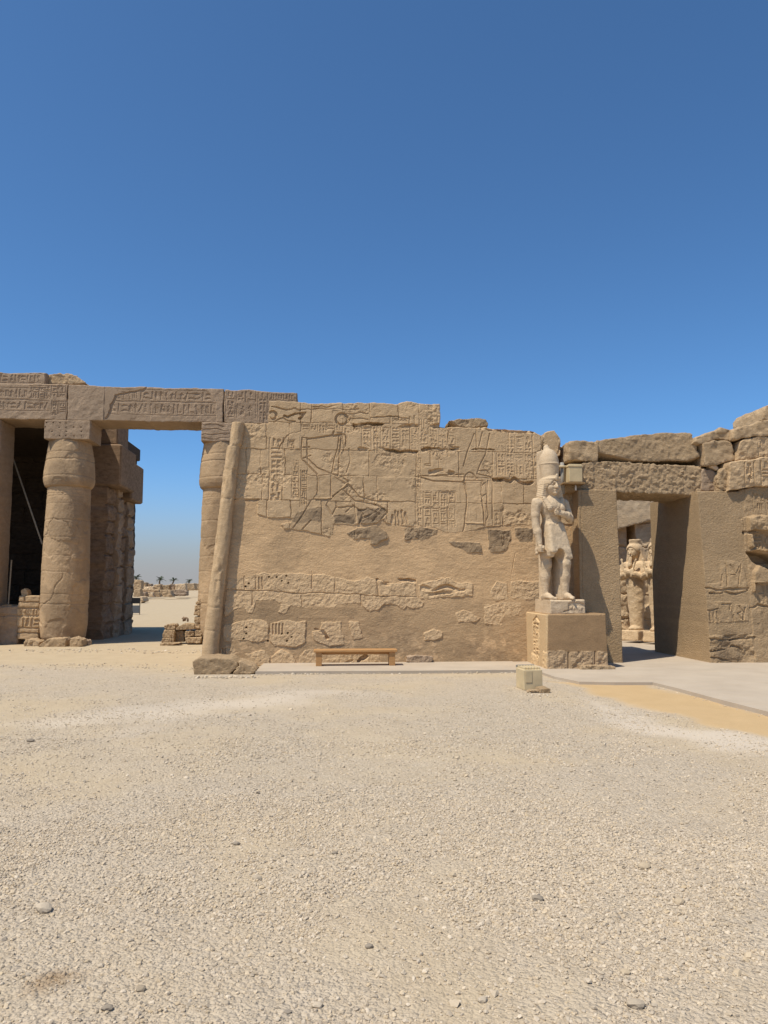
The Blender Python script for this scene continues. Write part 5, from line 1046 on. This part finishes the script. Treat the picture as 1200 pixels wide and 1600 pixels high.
# --- foot of the carved wall: base stone, bench, slabs
ZF = lambda p: zm(p, 290, 1000, 2.927)
wb = G(350, 1055)[1]
stone('base_stone', ZF([(30, 98), (60, 82), (205, 86), (235, 104), (240, 120), (200, 158), (38, 162)]), wb + .15, .9, M['rock'], rough=.018, seed=201, chip=.12, label='big broken base stone under the corner moulding, left piece', cat='stone')
stone('base_stone', ZF([(208, 158), (246, 122), (240, 96), (300, 118), (322, 140), (315, 154)]), wb + .1, .7, M['rock'], rough=.018, seed=202, label='tapering broken stone right of the big base stone', cat='stone')
FS = [('stone', [(398, 1042), (400, 1018), (407, 1014), (420, 1016), (420, 1042)], .25, .4, 'rock', 'small lump of stone between base stone and wall foot'),
      ('stone_slab', [(636, 1038), (636, 1026), (650, 1024), (677, 1026), (677, 1031), (672, 1038)], .0, .5, 'grey', 'grey tilted slab lying just right of the bench'),
      ('stone', [(688, 1040), (689, 1030), (696, 1014), (706, 1012), (713, 1020), (713, 1040)], .2, .4, 'grey', 'rounded upright stone at the wall foot right of the tilted slab'),
      ('stone', [(716, 1039), (724, 1026), (735, 1020), (763, 1021), (774, 1030), (775, 1039)], .25, .4, 'rock', 'wide low boulder at the wall foot left of the pedestal'),
      ('stone', [(788, 1037), (790, 1029), (797, 1028), (799, 1037)], .3, .3, 'rock', 'tiny stone at the wall foot near the pedestal'),
      ('stone', [(470, 1042), (470, 1020), (480, 1015), (500, 1014), (512, 1018), (548, 1024), (548, 1040)], .25, .35, 'rock', 'long cracked foundation stone behind the left bench leg'),
      ('stone', [(536, 1041), (548, 1030), (566, 1026), (570, 1020), (590, 1022), (594, 1041)], .25, .35, 'rock', 'foundation stone visible under the middle of the bench'),
      ('stone', [(596, 1041), (600, 1032), (612, 1028), (630, 1031), (632, 1041)], .22, .35, 'rock', 'low foundation stone behind the right bench leg')]
for i, (n, p, w, d, m, l) in enumerate(FS): stone(n, p, w, d, M[m], rough=.025, seed=210 + i, label=l, cat='stone', group='stones along the foot of the carved wall')
def bench():
    w0 = G(497, 1041, .06)[1] - .03; z0 = .06; ul, ur = P(490, 1018, w0)[0], P(621, 1018, w0)[0]; zt = P(550, 1015.5, w0)[1]; b = thing('bench', ((ul + ur) / 2, w0 + .18, z0), 'simple orange brown wooden bench with two plank legs against the wall', 'bench')
    obj('seat', *bevbox(ul, ur, w0, w0 + .36, zt - .05, zt, .008), M['wood'], b)
    for px in (493.5, 608.5):
        a = P(px, 1030, w0)[0]; obj('leg', *bevbox(a, a + .125, w0 + .03, w0 + .33, z0, zt - .05, .006), M['wood'], b)
    obj('apron', *bevbox(ul + .16, ur - .16, w0 + .16, w0 + .2, zt - .11, zt - .05, .004), M['wood'], b)
bench()

# --- electrical things
def floor_lamp():
    u, w = G(819, 1079); t = thing('lamp_housing', (u, w, 0), 'cream metal light box standing on the gravel in front of the pedestal', 'light box', rot=R(4))
    B = lambda n, *a, m='cream', p=t: obj(n, *bevbox(*a), M[m], p)
    B('body', u, u + .325, w, w + .42, .0, .34, .01)
    for i in range(6): B('louvre', u + .02 + i * .05, u + .05 + i * .05, w + .03, w + .39, .335, .375, .004)
    B('rim', u, u + .325, w + .40, w + .425, .34, .385, .004, m='steel'); B('hatch', u + .03, u + .14, w - .008, w + .01, .13, .32, .003)
floor_lamp()
stone('concrete_block', [(843, 1084), (845, 1077), (856, 1075), (860, 1077), (860, 1083)], G(850, 1083)[1], .3, M['jamb'], rough=.008, seed=221, label='small concrete block beside the cream light box', cat='block')
stone('stone_chip', [(824, 1082), (826, 1079), (840, 1078), (843, 1081)], G(830, 1082)[1] - .05, .12, M['rock'], rough=.01, seed=222, label='flat chip of stone just in front of the cream light box', cat='stone')
def wall_lamp():
    w = -.1; ub, zb = P(889.5, 753, w); u1 = P(910.5, 753, w)[0]; z1 = P(900, 725, w)[1]; t = thing('floodlight', (ub, w, P(900, 765, w)[1]), 'cream square floodlight housing on a pipe bracket above the left gate jamb', 'floodlight')
    obj('housing', *bevbox(ub, u1, w, w + .55, zb, z1, .012), M['cream'], t); obj('lid', *bevbox(ub - .01, u1 + .01, w - .012, w + .56, z1 - .06, z1 - .035, .004), M['cream'], t)
    a0 = P(880, 755, w)[0]; obj('base_plate', *bevbox(a0, u1 + .05, w - .05, w + .62, zb - .05, zb - .012, .006), M['creamd'], t)
    pu = P(884, 740, w)[0]; obj('post', *tube([(pu, w + .25, P(884, 770, w)[1]), (pu, w + .25, P(884, 720, w)[1])], .045, 12), M['steel'], t, True)
    q = P(875, 727, w); obj('arm', *tube([(q[0], w + .2, q[1]), (ub + .05, w + .2, q[1])], .03, 10), M['cream'], t, True)
    f = P(903, 765, w); obj('foot', *tube([(f[0], w + .15, f[1]), (f[0], w + .15, zb - .04)], .02, 8), M['white'], t, True)
wall_lamp()

# --- far away: sign stand, ruins, palms
def sign():
    u, w = G(205, 960.5); wd = P(218.5, 950, w)[0]; u0 = wd - .95; t = thing('display_stand', (u0, w, 0), 'small stand with a black panel above a grey one, far beyond the open bay', 'stand'); z = lambda y: P(212, y, w)[1]
    obj('upper_panel', *bevbox(u0, wd, w, w + .06, z(943), z(934), .01), M['black'], t); obj('lower_panel', *bevbox(u0, wd - .02, w, w + .1, z(958), z(946), .01), M['gpanel'], t)
    obj('label_plate', *bevbox(u0 + .1, wd - .45, w - .02, w, z(957.5), z(955), .004), M['white'], t)
    for a in (u0 + .03, wd - .06): obj('post', *bevbox(a, a + .05, w + .1, w + .15, 0, z(934), .005), M['cream'], t)
sign()
RU = [([(130, 100), (235, 110), (235, 232), (130, 242)], 86), ([(245, 140), (300, 140), (300, 210), (245, 210)], 96), ([(300, 165), (375, 160), (375, 205), (300, 210)], 97), ([(245, 208), (405, 198), (405, 245), (245, 250)], 92), ([(415, 175), (505, 165), (505, 245), (415, 245)], 93), ([(510, 180), (635, 175), (635, 262), (510, 262)], 94), ([(640, 165), (718, 165), (718, 262), (640, 262)], 95),
      ([(722, 165), (830, 160), (830, 255), (722, 255)], 94), ([(240, 240), (490, 240), (490, 278), (240, 278)], 84), ([(125, 245), (220, 232), (228, 345), (122, 345)], 76), ([(230, 280), (300, 280), (300, 345), (235, 345)], 82), ([(310, 290), (400, 290), (410, 345), (310, 345)], 83), ([(410, 280), (500, 280), (500, 345), (410, 345)], 84), ([(510, 250), (650, 250), (685, 345), (560, 345), (510, 290)], 80),
      ([(680, 250), (800, 240), (880, 270), (890, 325), (700, 330)], 86), ([(800, 170), (870, 150), (885, 255), (830, 255)], 90), ([(890, 158), (1000, 150), (1010, 250), (890, 250)], 98), ([(1006, 160), (1060, 155), (1060, 250), (1010, 250)], 102), ([(690, 300), (862, 300), (850, 330), (690, 335)], 82), ([(215, 345), (250, 350), (270, 410), (205, 440), (215, 400)], 60)]
RD = random.Random(3)
for i, (p, w) in enumerate(RU):
    stone('fallen_block', ZR(p), w, RD.uniform(1.2, 2.6), M[('rock', 'light', 'grey', 'rock')[i * 7 % 4]], rough=.08, seed=240 + i, chip=.08, label='weathered stone block lying in the ruins far beyond the open bay' if i not in (8, 19) else ('long fallen beam across the far ruins' if i == 8 else 'stone leaning behind the far display stand'), cat='stone block', group='fallen blocks in the far ruins')
def palm(px, py, d, s, seed, label):
    u, z = P(px, py, d); r = random.Random(seed); t = thing('palm_tree', (u, d, 0), label, 'palm', 'palms on the horizon')
    pts = [(u + .3 * math.sin(k * .6 + seed), d, z * k / 8) for k in range(9)]; V, Q = tube(pts, .28, 9, .2); obj('trunk', V, Q, M['trunk'], t, True)
    V = []; Q = []; top = Vector(pts[-1])
    for k in range(22):
        a = r.uniform(0, 6.28); el = r.uniform(-.15, 1.2); L = s * r.uniform(.6, 1.2); dr = Vector((math.cos(a) * math.cos(el), math.sin(a) * math.cos(el), math.sin(el))); sd = dr.cross(Vector((0, 0, 1))).normalized(); prev = None
        for j in range(10):
            f = j / 9; p = top + dr * L * f + Vector((0, 0, -.45 * L * f * f))
            for q in (-1, 1):
                n = len(V); tip = p + sd * q * .42 * L * (1 - abs(f - .45) * 1.3) * .6 + dr * .16 * L + Vector((0, 0, -.12 * L)); V += [tuple(p), tuple(p + dr * L * .07), tuple(tip)]; Q.append((n, n + 1, n + 2))
    obj('crown', V, Q, M['leaf'], t)
palm(251, 906, 190, 1.7, 1, 'middle palm on the horizon with an upright frond'); palm(271, 907, 210, 1.5, 2, 'small round headed palm right of the middle one on the horizon'); palm(294, 908.5, 200, 1.3, 3, 'low ragged palm next to the right edge of the open bay'); palm(211, 903, 170, 1.8, 4, 'palm peeping out beside the shaded wall')

# --- larger loose stones on the gravel
LS = [(48, 1157, 12, 'dark flat stone alone at the far left of the gravel'), (370, 1317, 11, 'dark pebble in the gravel left of centre, above the flat grey one'), (401, 1369, 14, 'flat grey pebble in the gravel, lower left of centre'), (840, 1403, 18, 'largest dark stone in the right half of the gravel'), (1006, 1360, 20, 'flattish grey stone at the right, above the brown one'), (1063, 1416, 17, 'rounded brown stone far right in the gravel'), (577, 1476, 12, 'dark pebble near the lower centre of the gravel'),
      (993, 1572, 24, 'biggest rounded stone, bottom right of the gravel'), (978, 1520, 14, 'brown pebble above the biggest rounded stone'), (220, 1545, 15, 'dark rounded pebble right of the brown stain'), (754, 1562, 15, 'smooth pale pebble at the bottom centre right'), (68, 1421, 26, 'wide pale flat stone at the lower left'), (496, 1568, 14, 'pale pebble at the bottom left of centre'), (168, 1580, 16, 'dark stone close to the bottom edge under the stain'), (523, 1332, 9, 'small dark stone near the middle of the gravel')]
for i, (x, y, s, l) in enumerate(LS):
    g = GW(x, y); sz = s / F * np.hypot(g[1], 1.75) * .5; IV, IF = ico(); r_ = np.random.default_rng(i)
    V = IV; 
    E = {}; V = list(map(np.array, IV)); Fn = []
    for f in IF:
        m = []
        for a, b in ((0, 1), (1, 2), (2, 0)):
            k = tuple(sorted((f[a], f[b])));
            if k not in E: q = (V[k[0]] + V[k[1]]) / 2; E[k] = len(V); V.append(q / np.linalg.norm(q))
            m.append(E[k])
        Fn += [(f[0], m[0], m[2]), (f[1], m[1], m[0]), (f[2], m[2], m[1]), tuple(m)]
    V = np.array(V); V *= (1 + .22 * f3(V[:, 0], V[:, 1], V[:, 2], 1.6, 2, i))[:, None]; V = V * np.array([1, .75, .5]) * sz
    o = bpy.data.objects.new('loose_stone', mesh('loose_stone', V, Fn, False, dict(tint=np.full(len(V), .15 if 'dark' in l else .6 if 'pale' in l else .3), dark=np.full(len(V), .45 if 'dark' in l else .1), hue=np.full(len(V), .5 if 'brown' in l else .1)))); o.data.materials.append(M['pebble']); col.objects.link(o)
    o.location = (g[0], g[1], float(gheight(np.array(g[0]), np.array(g[1]))) + sz * .3); o.rotation_euler = (0, 0, r_.uniform(-.5, .5)); tag(o, l, 'stone', 'larger loose stones on the gravel')
for o in list(bpy.data.objects):
    if 'org' in o: del o['org']
